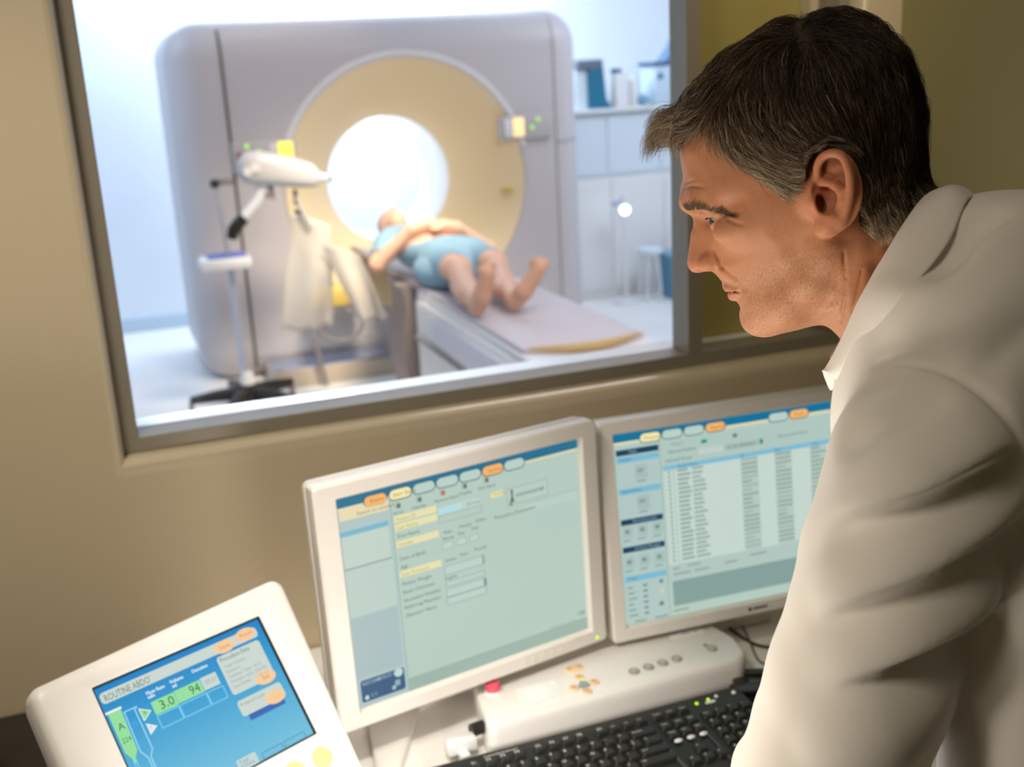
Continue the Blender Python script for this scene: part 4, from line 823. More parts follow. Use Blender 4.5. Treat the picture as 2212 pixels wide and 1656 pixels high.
MB().cyl((0, 0, .70), (0, 0, .77), .032, .028).build('bulb_holder', M_white2, t); MB().ball((0, -.0, .655), .034, 20).build('bulb', mat('bulb_glow', (1, 1, 1), .3, emit=(1, 1, 1), estr=3.0), t)
b = MB(); b.tube([(-.09, 0, .70), (-.02, 0, .715)], [.02, .015], 10); b.build('handle', mat('grey_blue', (.35, .45, .55), .5), t)
t = empty('blue_bin', (3.82, 6.98, 0), 'blue waste bin standing on the scan room floor by the counter', 'bin')
b = MB(); loft(b, [[(x, y, z) for x, y in rrect(-a, -a, a, a, .03)] for z, a in ((.001, .09), (.30, .115), (.31, .12))], True, False); b.build('bin_body', mat('bin_blue', (.10, .30, .46), .5), t); MB().box((-.122, -.122, .305), (.122, .122, .325), .008).build('lid', mat('bin_lid', (.16, .34, .48), .5), t)
t = empty('white_stool', (3.60, 6.98, 0), 'small white stool beside the blue waste bin', 'stool')
MB().cyl((0, 0, .34), (0, 0, .37), .09, n=28).build('seat', pale, t)
for a in (45, 135, 225, 315): MB().cyl((.055 * math.cos(R_(a)), .055 * math.sin(R_(a)), .34), (.08 * math.cos(R_(a)), .08 * math.sin(R_(a)), .001), .009).build('leg', M_white2, t)
# ================================================================ the man at the desk
HD = 0.89
HO = at_d(1750, 400, HD); _w = -(HO - EYE).normalized(); _u = (CR - _w * CR.dot(_w)).normalized(); _p = R_(5.0)
HU = (_u * math.cos(_p) + _w * math.sin(_p)).normalized(); HW = (_w * math.cos(_p) - _u * math.sin(_p)).normalized(); HV = HW.cross(HU).normalized()
TL = R_(22.0); CT, ST = math.cos(TL), math.sin(TL)
BU, BV, BW = [np.array(v) for v in (HU, HV, HW)]; BO = np.array(HO)
def tow(p):                                                         # body frame (mm: right, up, near) to world
    p = np.asarray(p, float); return BO + (p[..., 0:1] * BU + p[..., 1:2] * BV + p[..., 2:3] * BW) * .001
def tob(P): d = (np.asarray(P, float) - BO) * 1000; return np.array([d @ BU, d @ BV, d @ BW])
def bp(px, py, wv):                                                 # photo point on the slice at depth w
    v = ray(px, py); t = (wv * .001 - (EYE - HO).dot(HW)) / v.dot(HW); return tuple(tob(EYE + v * t))
def up_(p): return (p[0] * CT + p[1] * ST, -p[0] * ST + p[1] * CT, p[2])
def un_(P): P = np.asarray(P, float); return np.stack([P[..., 0] * CT - P[..., 1] * ST, P[..., 0] * ST + P[..., 1] * CT, P[..., 2]], -1)
def hp(px, py, wv): return up_(bp(px, py, wv))
def _inside(poly, x, y):
    c = np.zeros(x.shape, bool); n = len(poly)
    for i in range(n):
        x0, y0 = poly[i]; x1, y1 = poly[(i + 1) % n]
        if y0 == y1: continue
        c ^= ((y0 > y) != (y1 > y)) & (x < (x1 - x0) * (y - y0) / (y1 - y0) + x0)
    return c
def _pdist(poly, x, y):
    d = np.full(x.shape, 1e9)
    for i in range(len(poly)):
        a = np.array(poly[i]); b = np.array(poly[(i + 1) % len(poly)]); ab = b - a; t = np.clip(((x - a[0]) * ab[0] + (y - a[1]) * ab[1]) / (ab @ ab + 1e-9), 0, 1); d = np.minimum(d, (x - a[0] - ab[0] * t) ** 2 + (y - a[1] - ab[1] * t) ** 2)
    return np.sqrt(d) * np.where(_inside(poly, x, y), -1, 1)
def hit(F, f, px, py):                                              # first touch of a sight line with a field in the body frame
    o = tob(EYE); d = tob(EYE + ray(px, py)) - o; d /= np.linalg.norm(d); t = np.arange(300, 1500, 1.0); P = o + d * t[:, None]
    I = np.round((P - F.lo) / F.h).astype(int); ok = np.all((I >= 0) & (I < F.n), 1); v = np.full(len(t), 1e3); v[ok] = f[I[ok, 0], I[ok, 1], I[ok, 2]]
    k = np.nonzero(v < 0)[0]; return None if len(k) == 0 else (P[k[0]], d)

LEV = {  # height: (back distance X, half width) across the head
 121: [(2, 0), (12, 12), (22, 16), (31, 12), (38, 0)],
 112: [(-35, 0), (-26, 20), (0, 40), (22, 44), (44, 35), (59, 17), (65, 0)],
 98: [(-62, 0), (-56, 17), (-40, 38), (-15, 54), (15, 61), (38, 56), (60, 39), (73, 20), (80, 0)],
 80: [(-79, 0), (-75, 18), (-62, 40), (-40, 56), (-10, 68), (25, 73), (50, 66), (69, 48), (82, 25), (88, 0)],
 63: [(-88, 0), (-84.5, 20), (-75, 38), (-58, 53), (-35, 63), (0, 72), (30, 76), (55, 70), (76, 50), (89, 25), (94, 0)],
 45: [(-92, 0), (-89, 18), (-82, 36), (-68, 51), (-50, 60), (-30, 65), (0, 72), (30, 76), (55, 70), (76, 50), (89, 25), (94, 0)],
 32: [(-99.3, 0), (-96, 16), (-89, 34), (-77, 48), (-63, 56), (-45, 61), (-20, 67), (10, 72), (35, 74), (58, 67), (76, 48), (88, 24), (93, 0)],
 21: [(-101, 0), (-98, 14), (-92, 31), (-82, 46), (-70, 54.5), (-55, 60), (-30, 65), (10, 71), (35, 73), (56, 65), (74, 47), (86, 23), (91, 0)],
 13: [(-96.7, 0), (-94, 7), (-89, 14), (-85, 26), (-79, 38), (-71, 49), (-60, 57), (-40, 63), (-10, 69), (30, 71), (54, 62), (72, 44), (84, 22), (88, 0)],
 5: [(-98.4, 0), (-95.5, 6.5), (-89, 11), (-83, 14.5), (-77, 21), (-71, 35), (-64, 46), (-54, 55), (-40, 63), (-10, 69), (25, 69), (50, 60), (69, 42), (81, 20), (85, 0)],
 -5: [(-103.4, 0), (-100, 7), (-92, 12), (-86, 15), (-81, 21), (-75, 33), (-69, 43), (-60, 52), (-47, 60), (-30, 66.5), (0, 69), (25, 67), (48, 57), (66, 40), (78, 18), (82, 0)],
 -15: [(-109.3, 0), (-106, 6.5), (-98, 11), (-91, 14), (-86, 18.5), (-80, 28), (-74, 38), (-65, 49), (-52, 58), (-34, 65), (-10, 68), (15, 67), (38, 60), (57, 44), (70, 20), (76, 0)],
 -25: [(-113.4, 0), (-111, 6.5), (-104, 11.5), (-96, 15), (-90, 17), (-86, 20), (-80, 27.5), (-74, 36.5), (-65, 46.5), (-53, 55), (-37, 62.5), (-15, 66), (10, 65), (32, 58), (50, 42), (64, 18), (70, 0)],
 -32: [(-112.5, 0), (-109, 7), (-101, 12), (-94, 16), (-89.5, 17.5), (-86, 20), (-81, 26.5), (-74, 35.5), (-64, 45.5), (-51, 54), (-35, 61.5), (-15, 64), (10, 63), (30, 56), (48, 41), (60, 18), (66, 0)],
 -37: [(-97, 0), (-94, 8), (-91, 15), (-86.5, 21), (-81, 28.5), (-73, 37), (-62, 46), (-50, 53), (-34, 59.5), (-15, 62), (10, 60), (30, 54), (48, 40), (60, 18), (66, 0)],
 -45: [(-92.8, 0), (-92, 7), (-89, 15), (-84.5, 21.5), (-79, 28.5), (-71, 36.5), (-61, 44.5), (-49, 51), (-33, 57.5), (-13, 60), (8, 58), (28, 52), (46, 38), (58, 17), (64, 0)],
 -57: [(-87.6, 0), (-87, 7), (-84.5, 15), (-80, 22), (-75, 28), (-68, 35.5), (-58, 43), (-46, 49), (-29, 55), (-12, 57), (5, 55), (24, 48), (42, 34), (52, 14), (56, 0)],
 -64: [(-90, 0), (-89, 7), (-85.5, 15), (-80, 22), (-74, 29), (-67, 35.5), (-57, 43), (-45, 48.5), (-28, 53.5), (-10, 55), (5, 52), (20, 44), (34, 28), (42, 0)],
 -75: [(-86, 0), (-85, 9), (-82.5, 18), (-77, 27), (-68, 36), (-57, 43.5), (-43, 49), (-26, 53), (-10, 52), (4, 47), (16, 36), (26, 0)],
 -87: [(-87.4, 0), (-86, 9), (-82.5, 18), (-76, 26), (-66, 34), (-53, 41), (-39, 46), (-22, 48), (-8, 46), (4, 36), (12, 0)],
 -95: [(-84, 0), (-81.5, 9), (-77, 17), (-69, 24), (-57, 31), (-43, 37), (-28, 40), (-12, 37), (0, 0)],
 -99.5: [(-76, 0), (-72, 8), (-66, 14), (-56, 18), (-46, 21), (-34, 22), (-20, 0)],
}
def head_field():
    F = Field((-124, -190, -3.3), (128, 136, 97), 1.1)
    xs = F.ax[0].astype(float); ys = F.ax[1].astype(float); ks = sorted(LEV); prof = []
    for k in ks:
        a = np.array(LEV[k], float); h = np.interp(xs, a[:, 0], a[:, 1]); h = np.where(xs < a[0, 0], -(a[0, 0] - xs) * 1.6, h); h = np.where(xs > a[-1, 0], -(xs - a[-1, 0]) * 1.6, h); prof.append(np.maximum(h, -40))
    prof = np.array(prof); ky = np.array(ks, float); H = np.zeros((len(xs), len(ys)))
    for j, y in enumerate(ys):
        if y >= ky[-1]: H[:, j] = prof[-1] - (y - ky[-1]) * 4.0; continue
        if y <= ky[0]: H[:, j] = prof[0] - (ky[0] - y) * 6.0; continue
        i = np.searchsorted(ky, y) - 1; i = min(max(i, 0), len(ky) - 2); t = (y - ky[i]) / (ky[i + 1] - ky[i]); im, ip = max(i - 1, 0), min(i + 2, len(ky) - 1)
        d0 = (prof[i + 1] - prof[im]) / (ky[i + 1] - ky[im]); d1 = (prof[ip] - prof[i]) / (ky[ip] - ky[i]); L = ky[i + 1] - ky[i]
        lim = 3 * np.abs(prof[i + 1] - prof[i]) / L; d0 = np.clip(d0, -lim, lim); d1 = np.clip(d1, -lim, lim)
        H[:, j] = (2 * t ** 3 - 3 * t ** 2 + 1) * prof[i] + (t ** 3 - 2 * t ** 2 + t) * L * d0 + (-2 * t ** 3 + 3 * t ** 2) * prof[i + 1] + (t ** 3 - t ** 2) * L * d1
    def blur(A, n):
        for _ in range(n):
            A = np.pad(A, 1, 'edge'); A = (A[:-2, 1:-1] + 2 * A[1:-1, 1:-1] + A[2:, 1:-1]) / 4; A = np.pad(A, ((0, 0), (1, 1)), 'edge'); A = (A[:, :-2] + 2 * A[:, 1:-1] + A[:, 2:]) / 4
        return A
    H = blur(H, 5); gx, gy = np.gradient(H, F.h); s_ = 1 / np.sqrt(1 + np.minimum(gx ** 2 + gy ** 2, 60)); s_ = blur(s_, 4)
    F.d = ((np.abs(F.Z) - H[:, :, None]) * s_[:, :, None]).astype(np.float32)
    # profile limit keeps the silhouette crisp
    C2 = lambda *a, **k: cap_(F, *a, hard=14, **k); E2 = lambda *a, **k: ell_(F, *a, hard=14, **k)
    def chain(pts, rs, k, sub=False):
        for i in range(len(pts) - 1): C2(pts[i], pts[i + 1], rs[i], rs[i + 1], k=k, sub=sub)
    # neck and throat
    NB, NE = hp(1862, 520, 0), hp(2075, 700, 0)
    C2(NB, NE, 54, 62, k=26); C2(hp(1835, 600, 18), hp(1985, 760, 14), 34, 40, k=16)
    C2(hp(1838, 505, 51), hp(1862, 690, 45), 11, 12, k=14)
    E2((-38, -92, 0), (34, 12, 26), k=14)
    # jaw, cheek, brow, chin
    chain([(-70, -90, 14), (-46, -84, 33), (-18, -70, 49), (-1, -55, 56), (6, -20, 59)], [7, 7, 7, 7, 7], 16)
    E2((-58, -11, 48), (18, 8, 8), k=18); E2((-77, -86, 0), (10.5, 11.5, 17), k=8)
    chain([(-94.5, 22, 5), (-90.5, 21.5, 22), (-80, 18, 38), (-69, 12.5, 48)], [4, 4.4, 4.2, 3.5], 12)
    # eye socket, lids
    E2((-84, 4, 31), (9, 8.5, 14), k=6, sub=True)
    EC = (-66.5, 3.6, 33.5); E2(EC, (14.2, 13.6, 14.2), k=3.0)
    E2((-77.5, 1.8, 36.5), (8.5, 3.2, 13), k=1.2, sub=True, M=((.98, .17, 0), (-.17, .98, .10), (0, -.10, 1)))
    chain([(-83, 10.2, 20), (-81.5, 9.8, 31), (-75, 8.2, 42), (-67, 3.5, 49.5)], [2.6, 2.8, 2.8, 2.2], 3)
    chain([(-78.0, -3.8, 24), (-77.0, -4.2, 33), (-72.0, -2.8, 42)], [1.2, 1.3, 1.0], 5)
    chain([(-69, -7, 47), (-60, -9, 53)], [.6, .4], 3, True)
    # nose
    E2((-106, -25.5, 0), (7.4, 7.6, 8.6), k=5); E2((-93.8, -29.2, 13.2), (10.5, 7.4, 6.4), k=3.5); C2((-98, -5, 0), (-104, -18, 0), 5.5, 5.5, k=4)
    chain([(-86.5, -21, 19), (-84.6, -29, 20.5), (-85.5, -36, 19.5)], [1.3, 1.6, 1.3], 2.5, True)
    E2((-100.5, -36.8, 7.2), (6.5, 2.6, 3.4), k=1.5, sub=True, M=((.94, .34, 0), (-.34, .94, 0), (0, 0, 1)))
    # mouth
    chain([(-90.2, -53.0, 0), (-87.5, -54.8, 9), (-82.5, -57, 17), (-78.5, -59, 23)], [3.6, 3.3, 2.6, 1.6], 3.5)
    chain([(-87.6, -61.8, 0), (-85.8, -61.8, 9), (-81.5, -61, 17), (-78.5, -59.8, 22.5)], [4.2, 3.8, 2.8, 1.6], 3.5)
    chain([(-92, -57.0, 0), (-89.5, -57.4, 9), (-84, -58.4, 18), (-77.5, -60.2, 26)], [1.1, 1.1, 1.1, 1.0], 1.2, True)
    E2((-87.5, -70.5, 0), (3.0, 3.4, 15), k=5, sub=True)
    chain([(-84.5, -37, 22), (-78, -47, 30), (-73.5, -58, 34), (-71, -66, 36)], [1.0, 1.5, 1.5, .8], 5, True)
    # ear
    ex = lambda X, Y, dz=0: (X, Y, 71.5 + max(0, X + 2) * .40 + dz)
    def ep(cx, cy, dz=0):
        p = hp(1360 + cx * .38639, cy * .38639, 80); return ex(p[0], p[1], dz)
    rim = [(1058, 1030, -3), (1050, 985, 1), (1052, 930, 3), (1080, 880, 4), (1130, 858, 4), (1185, 868, 4.5), (1216, 908, 5), (1234, 970, 5), (1238, 1040, 4.5), (1228, 1110, 3.5), (1206, 1180, 2.5), (1174, 1240, 1)]
    E2(ep(1150, 1055, -6), (20, 29, 5.0), k=4, M=((.92, -.22, .32), (.27, .96, 0), (-.30, .09, .95)))
    C2(ep(1120, 1210, -2), ep(1085, 1275, 0), 9.5, 7.0, k=6); C2(ep(1150, 1210, -1), ep(1120, 1255, 0), 9, 8, k=6)
    C2(ep(1060, 1080, -8), ep(1120, 1100, -12), 16, 16, k=8)
    E2(ep(1112, 1085, 4), (11, 14.5, 8.5), k=3, sub=True, M=((.94, -.2, .25), (.2, .98, 0), (-.25, .05, .96)))
    E2(ep(1088, 962, 5), (5.0, 9, 7), k=3, sub=True); C2(ep(1125, 915, 6), ep(1190, 955, 6.5), 6.0, 6.5, k=4, sub=True); C2(ep(1190, 955, 6.5), ep(1212, 1070, 6.5), 6.5, 4.5, k=4, sub=True); C2(ep(1212, 1070, 6), ep(1190, 1170, 5.5), 4.5, 3, k=4, sub=True)
    def dense(pts, rs, n=4):
        P = np.array(pts); o, r = [], []
        for i in range(len(P) - 1):
            a, b, c_, d = P[max(i - 1, 0)], P[i], P[i + 1], P[min(i + 2, len(P) - 1)]
            for q in range(n): t = q / n; o.append(tuple(.5 * (2 * b + (c_ - a) * t + (2 * a - 5 * b + 4 * c_ - d) * t * t + (3 * b - a - 3 * c_ + d) * t ** 3))); r.append(rs[i] + (rs[i + 1] - rs[i]) * t)
        return o + [tuple(P[-1])], r + [rs[-1]]
    o_, r_ = dense([ep(*p) for p in rim], [3.0, 3.1, 3.1, 3.1, 3.2, 3.3, 3.3, 3.3, 3.3, 3.6, 4.0, 5.0]); rimd = np.full(F.n, 1e3, np.float32); keep = F.d; F.d = rimd
    for i in range(len(o_) - 1): C2(o_[i], o_[i + 1], r_[i], r_[i + 1])
    F.d = smin(keep, F.d, 2.4)
    chain([ep(1050, 1030, 0), ep(1095, 1018, 0), ep(1150, 1035, 1), ep(1190, 1070, 2), ep(1196, 1120, 2), ep(1170, 1180, 1), ep(1120, 1215, 1)], [2.4, 2.6, 3.2, 3.6, 3.6, 3.6, 4.0], 2.5)
    chain([ep(1030, 1090, -1), ep(1040, 1130, 2), ep(1052, 1165, 1)], [5, 5.2, 4.5], 4)
    E2(ep(1066, 1140, 0), (3.4, 7.5, 9), k=2, sub=True)
    # creases placed on the skin where the sight line meets it
    def onskin(px, py):
        o = tob(EYE); d = tob(EYE + ray(px, py)) - o; d /= np.linalg.norm(d); P = o + d * np.arange(600, 1100, .7)[:, None]; P = np.stack(up_(P.T), -1)
        I = np.round((P - F.lo) / F.h).astype(int); ok = np.all((I >= 0) & (I < F.n), 1); v = np.full(len(P), 9.); v[ok] = F.d[I[ok, 0], I[ok, 1], I[ok, 2]]; k = np.nonzero(v < 0)[0]
        return tuple(P[k[0]]) if len(k) else None
    for a, r in (([(1822, 545), (1827, 600), (1824, 650), (1815, 695)], .3), ([(1862, 585), (1853, 630), (1843, 670), (1834, 700)], .3), ([(1572, 474), (1588, 481), (1604, 485)], .35), ([(1566, 463), (1582, 463), (1600, 457)], .4), ([(1478, 408), (1495, 402), (1520, 404)], .3), ([(1480, 396), (1500, 388)], .25)):
        q = [onskin(*p) for p in a]
        if None not in q: chain([(x, y, z + .35) for x, y, z in q], [r] * len(q), 2.6, True)
    return F, EC
def mirror(p, q):
    keep = p[:, 2] > -0.6; idx = -np.ones(len(p), int); idx[keep] = np.arange(keep.sum()); p = p[keep]; q = q[np.all(keep[q], 1)]; q = idx[q]
    p2 = p.copy(); p2[:, 2] *= -1; return np.concatenate([p, p2]), np.concatenate([q, q[:, ::-1] + len(p)])
FH, EYEC = head_field()
def onskin_(px, py):
    o = tob(EYE); d = tob(EYE + ray(px, py)) - o; d /= np.linalg.norm(d); P = o + d * np.arange(600, 1100, .7)[:, None]; P = np.stack(up_(P.T), -1)
    I = np.round((P - FH.lo) / FH.h).astype(int); ok = np.all((I >= 0) & (I < FH.n), 1); v = np.full(len(P), 9.); v[ok] = FH.d[I[ok, 0], I[ok, 1], I[ok, 2]]; k = np.nonzero(v < 0)[0]
    return tuple(P[k[0]]) if len(k) else None
hv, hq = FH.mesh()
# cut the half at the middle: keep near half, mirror it
hv[:, 2] = np.where(np.abs(hv[:, 2]) < .75, 0.0, hv[:, 2]); sel = hv[:, 2] >= 0; ok = np.all(sel[hq], 1); hq = hq[ok]
used = np.unique(hq); mp = -np.ones(len(hv), int); mp[used] = np.arange(len(used)); hv = hv[used]; hq = mp[hq]
top = FH.ax[1].min() + 2.5
n0 = len(hv); zero = hv[:, 2] == 0; idx2 = np.where(zero, np.arange(n0), n0 + np.cumsum(~zero) - 1); m2 = hv[~zero] * np.array([1, 1, -1])
HVt = np.concatenate([hv, m2]); HQ = np.concatenate([hq, idx2[hq][:, ::-1]])
man = empty('person', (*tow(np.array(bp(2500, 1700, 0)))[:2], 0.0), 'grey-haired man in a white lab coat leaning over the desk towards the monitors', 'person'); MO = np.array(man.location)
HPx = [(1466, 332, 0), (1487, 294, 30), (1534, 263, 46), (1545, 259, 52), (1565, 294, 58), (1576, 340, 60), (1611, 371, 62), (1650, 394, 65), (1681, 421, 66), (1696, 425, 67), (1726, 411, 69), (1737, 385, 71), (1746, 350, 72), (1776, 322, 73), (1833, 340, 73), (1848, 386, 72), (1848, 425, 70), (1853, 464, 66), (1858, 489, 62), (1878, 497, 60), (1909, 495, 56), (1936, 485, 52), (1955, 460, 48), (1986, 445, 35), (2022, 425, 10)]
HPOLY = [hp(*p)[:2] for p in HPx] + [(112, -10), (125, 60), (90, 145), (0, 155), (-80, 130), (-115, 75)]
def gauss(P, c, r): return np.exp(-(((P - np.array(c)) / np.array(r)) ** 2).sum(1))
def skin_tint(P):
    A = P.copy(); A[:, 2] = np.abs(A[:, 2]); t = np.tile(np.array([.50, .215, .108]), (len(A), 1))
    def mixc(w_, c): nonlocal t; t = t * (1 - w_[:, None]) + np.array(c) * w_[:, None]
    mixc(.55 * gauss(A, (-103, -24, 4), (14, 16, 14)), (.56, .21, .13)); mixc(.6 * gauss(A, (20, -5, 84), (26, 36, 18)), (.56, .185, .10)); mixc(.30 * gauss(A, (-64, -18, 46), (22, 16, 20)), (.54, .22, .125))
    beard = np.clip((-38 - A[:, 1]) / 14, 0, 1) * np.clip((12 - A[:, 0]) / 12, 0, 1); mixc(.30 * beard, (.46, .265, .17))
    lip = np.maximum(gauss(A, (-89, -54.2, 3), (7, 2.9, 13)), gauss(A, (-87.5, -61.2, 4), (7, 4.2, 13))); mixc(np.clip(lip * 1.5, 0, .85), (.52, .20, .165))
    mixc(.55 * gauss(A, (-80, 2, 33), (9, 7, 13)), (.46, .22, .14))
    sp = np.random.default_rng(5).normal(0, 1, len(A)); t = t * (1 + (.030 + .085 * beard) * sp)[:, None]
    inh = _inside(HPOLY, A[:, 0], A[:, 1]) & ~((A[:, 2] > 73.5) & (A[:, 0] > -12) & (A[:, 0] < 48) & (A[:, 1] < 30) & (A[:, 1] > -50)); t[inh] = (.06, .04, .03)
    return t
def skin_material():
    m = attr_mat('man_skin', rough=.56, spec=.32); nt = m.node_tree; b = nt.nodes['Principled BSDF']
    b.inputs['Subsurface Weight'].default_value = .12; b.inputs['Subsurface Radius'].default_value = (.009, .003, .0015); b.inputs['Subsurface Scale'].default_value = .8
    tc = nt.nodes.new('ShaderNodeTexCoord'); n1 = nt.nodes.new('ShaderNodeTexNoise'); n1.inputs['Scale'].default_value = 900; n1.inputs['Detail'].default_value = 3
    n2 = nt.nodes.new('ShaderNodeTexNoise'); n2.inputs['Scale'].default_value = 55; n2.inputs['Detail'].default_value = 4
    for n in (n1, n2): nt.links.new(tc.outputs['Object'], n.inputs['Vector'])
    bn = nt.nodes.new('ShaderNodeBump'); bn.inputs['Strength'].default_value = .28; bn.inputs['Distance'].default_value = .0006; nt.links.new(n1.outputs['Fac'], bn.inputs['Height'])
    b2 = nt.nodes.new('ShaderNodeBump'); b2.inputs['Strength'].default_value = .18; b2.inputs['Distance'].default_value = .003; nt.links.new(n2.outputs['Fac'], b2.inputs['Height']); nt.links.new(bn.outputs['Normal'], b2.inputs['Normal']); nt.links.new(b2.outputs['Normal'], b.inputs['Normal'])
    return m
M_skin = skin_material()
# ---- hands on the same body mesh
SH_N, EL_N = bp(2005, 1005, 178), bp(1722, 1880, 150)
WR_W = tow(np.array(EL_N)); WR_N = tob((WR_W[0] + .03, .935, .845)); HD_N = tob((WR_W[0] + .01, .985, .775))
def hand(F, wr, hd, side):
    wr, hd = np.array(wr), np.array(hd); f = (hd - wr) / np.linalg.norm(hd - wr); dn = -np.array([BU[2], BV[2], BW[2]]); fl = f - dn * (f @ dn); fl /= np.linalg.norm(fl); sd = np.cross(fl, dn) * side
    cap_(F, wr - f * 40, wr, 30, 25, 8, hard=15); cap_(F, wr, hd, 25, 22, 8, hard=15)
    for i, L in enumerate((38, 44, 41, 32)):
        k0 = hd + sd * (21 - 14 * i) + dn * 6; cap_(F, hd + sd * (8 - 6 * i), k0 + fl * 28, 15, 11, 8, hard=12); a = k0 + fl * 28; b = a + fl * L * .6 - dn * 2; c_ = b + fl * L * .5 + dn * 5; cap_(F, a, b, 9.5, 8.5, 3, hard=12); cap_(F, b, c_, 8.5, 7.2, 3, hard=12)
    a = hd + sd * 22 - fl * 8; b = a + sd * 20 + fl * 20 + dn * 4; cap_(F, wr + sd * 10 + fl * 12, a, 14, 13, 6, hard=12); cap_(F, a, b, 12, 9.5, 4, hard=12); cap_(F, b, b + sd * 8 + fl * 22 + dn * 2, 9.5, 8, 3, hard=12)
def hand_mesh(wr, hd, side):
    c_ = (np.array(wr) + np.array(hd)) / 2; F = Field(c_ - 190, c_ + 190, 2.6); hand(F, wr, hd, side); return F.mesh()
SH_F, EL_F = (SH_N[0] + 20, SH_N[1] - 5, -178), (SH_N[0] + 95, SH_N[1] - 285, -205)
WR_F = (EL_F[0] - 20, EL_F[1] - 215, -190); HD_F = (EL_F[0] - 45, EL_F[1] - 285, -185)
NECK_END = hp(2075, 700, 0)
SKN = np.array([.50, .215, .108])
def bridge(pA, qA, pB, qB, way):                                    # join two closed skins with an arm: drop one face of each and span between
    cA = pA[qA].mean(1); iA = ((cA - way[0]) ** 2).sum(1).argmin(); cB = pB[qB].mean(1); iB = ((cB - way[-1]) ** 2).sum(1).argmin(); P = np.concatenate([pA, pB]); a = qA[iA]; b = qB[iB] + len(pA)
    Q = [np.delete(qA, iA, 0), np.delete(qB, iB, 0) + len(pA)]; prev = a; d0 = np.array([pA[k] for k in a]) - pA[a].mean(0); d0 = d0 / (np.linalg.norm(d0, axis=1, keepdims=True) + 1e-9)
    for w_, r in way[1:-1] if isinstance(way[1], tuple) else []:
        new = len(P) + np.arange(4); P = np.concatenate([P, np.array(w_) + d0 * r]); Q.append(np.array([[prev[k], prev[(k + 1) % 4], new[(k + 1) % 4], new[k]] for k in range(4)])); prev = new
    best = min(((sum(np.linalg.norm(P[prev[k]] - P[b[::-1][(k + s_) % 4]]) for k in range(4)), s_) for s_ in range(4)))[1]; bb = [b[::-1][(k + best) % 4] for k in range(4)]
    Q.append(np.array([[prev[k], prev[(k + 1) % 4], bb[(k + 1) % 4], bb[k]] for k in range(4)])); return P, np.concatenate(Q)
BP_, BQ_ = un_(HVt), HQ; BT = skin_tint(HVt)
for wr, hd, sd_, sh, el in ((WR_N, HD_N, -1, SH_N, EL_N), (WR_F, HD_F, 1, SH_F, EL_F)):
    p, q = hand_mesh(wr, hd, sd_); st = un_(np.array(NECK_END)) + np.array([10, -40, 30 * -sd_]); back = np.array(wr) + (np.array(wr) - np.array(hd)) * 1.2; n_old = len(BP_)
    BP_, BQ_ = bridge(BP_, BQ_, p, q, [st, (np.array(sh), 40), (np.array(el), 38), back]); BT = np.concatenate([BT, np.tile(SKN, (len(BP_) - n_old, 1))])
np_mesh('body', tow(BP_) - MO, BQ_, M_skin, man, tint=BT)
# ---- eyes
def eyes():
    me_ = MB(); white = mat('eye_white', (.36, .30, .26), .12, coat=.5); iris = mat('iris_grey', (.035, .035, .03), .1, coat=1.0); pup = mat('pupil', (.004, .004, .004), .08)
    for s_ in (1, -1):
        bm = bmesh.new(); bmesh.ops.create_uvsphere(bm, u_segments=40, v_segments=28, radius=1.0); gz = Vector((-.80, -.38, .36)).normalized()
        Q = Vector((0, 0, 1)).rotation_difference(gz).to_matrix(); vs, cl = [], []
        for f in bm.faces:
            a = math.degrees(math.acos(max(-1, min(1, f.calc_center_median().normalized().z)))); cl.append(2 if a < 11 else (1 if a < 28 else 0))
        for v in bm.verts:
            n = v.co.normalized(); a = math.degrees(math.acos(max(-1, min(1, n.z)))); r = 12.6 + (1.0 * max(0, 1 - (a / 30) ** 2) if a < 30 else 0); vs.append(Q @ (n * r) + Vector((EYEC[0], EYEC[1], EYEC[2] * s_)))
        W_ = [tuple(tow(un_(np.array(v))) - MO) for v in vs]
        for k, m in enumerate((white, iris, pup)):
            me_.use(m); ff = [[v.index for v in f.verts] for f, c_ in zip(bm.faces, cl) if c_ == k]; me_.add(W_, ff)
        bm.free(); me_.build('eye', None, man); me_ = MB()
eyes()
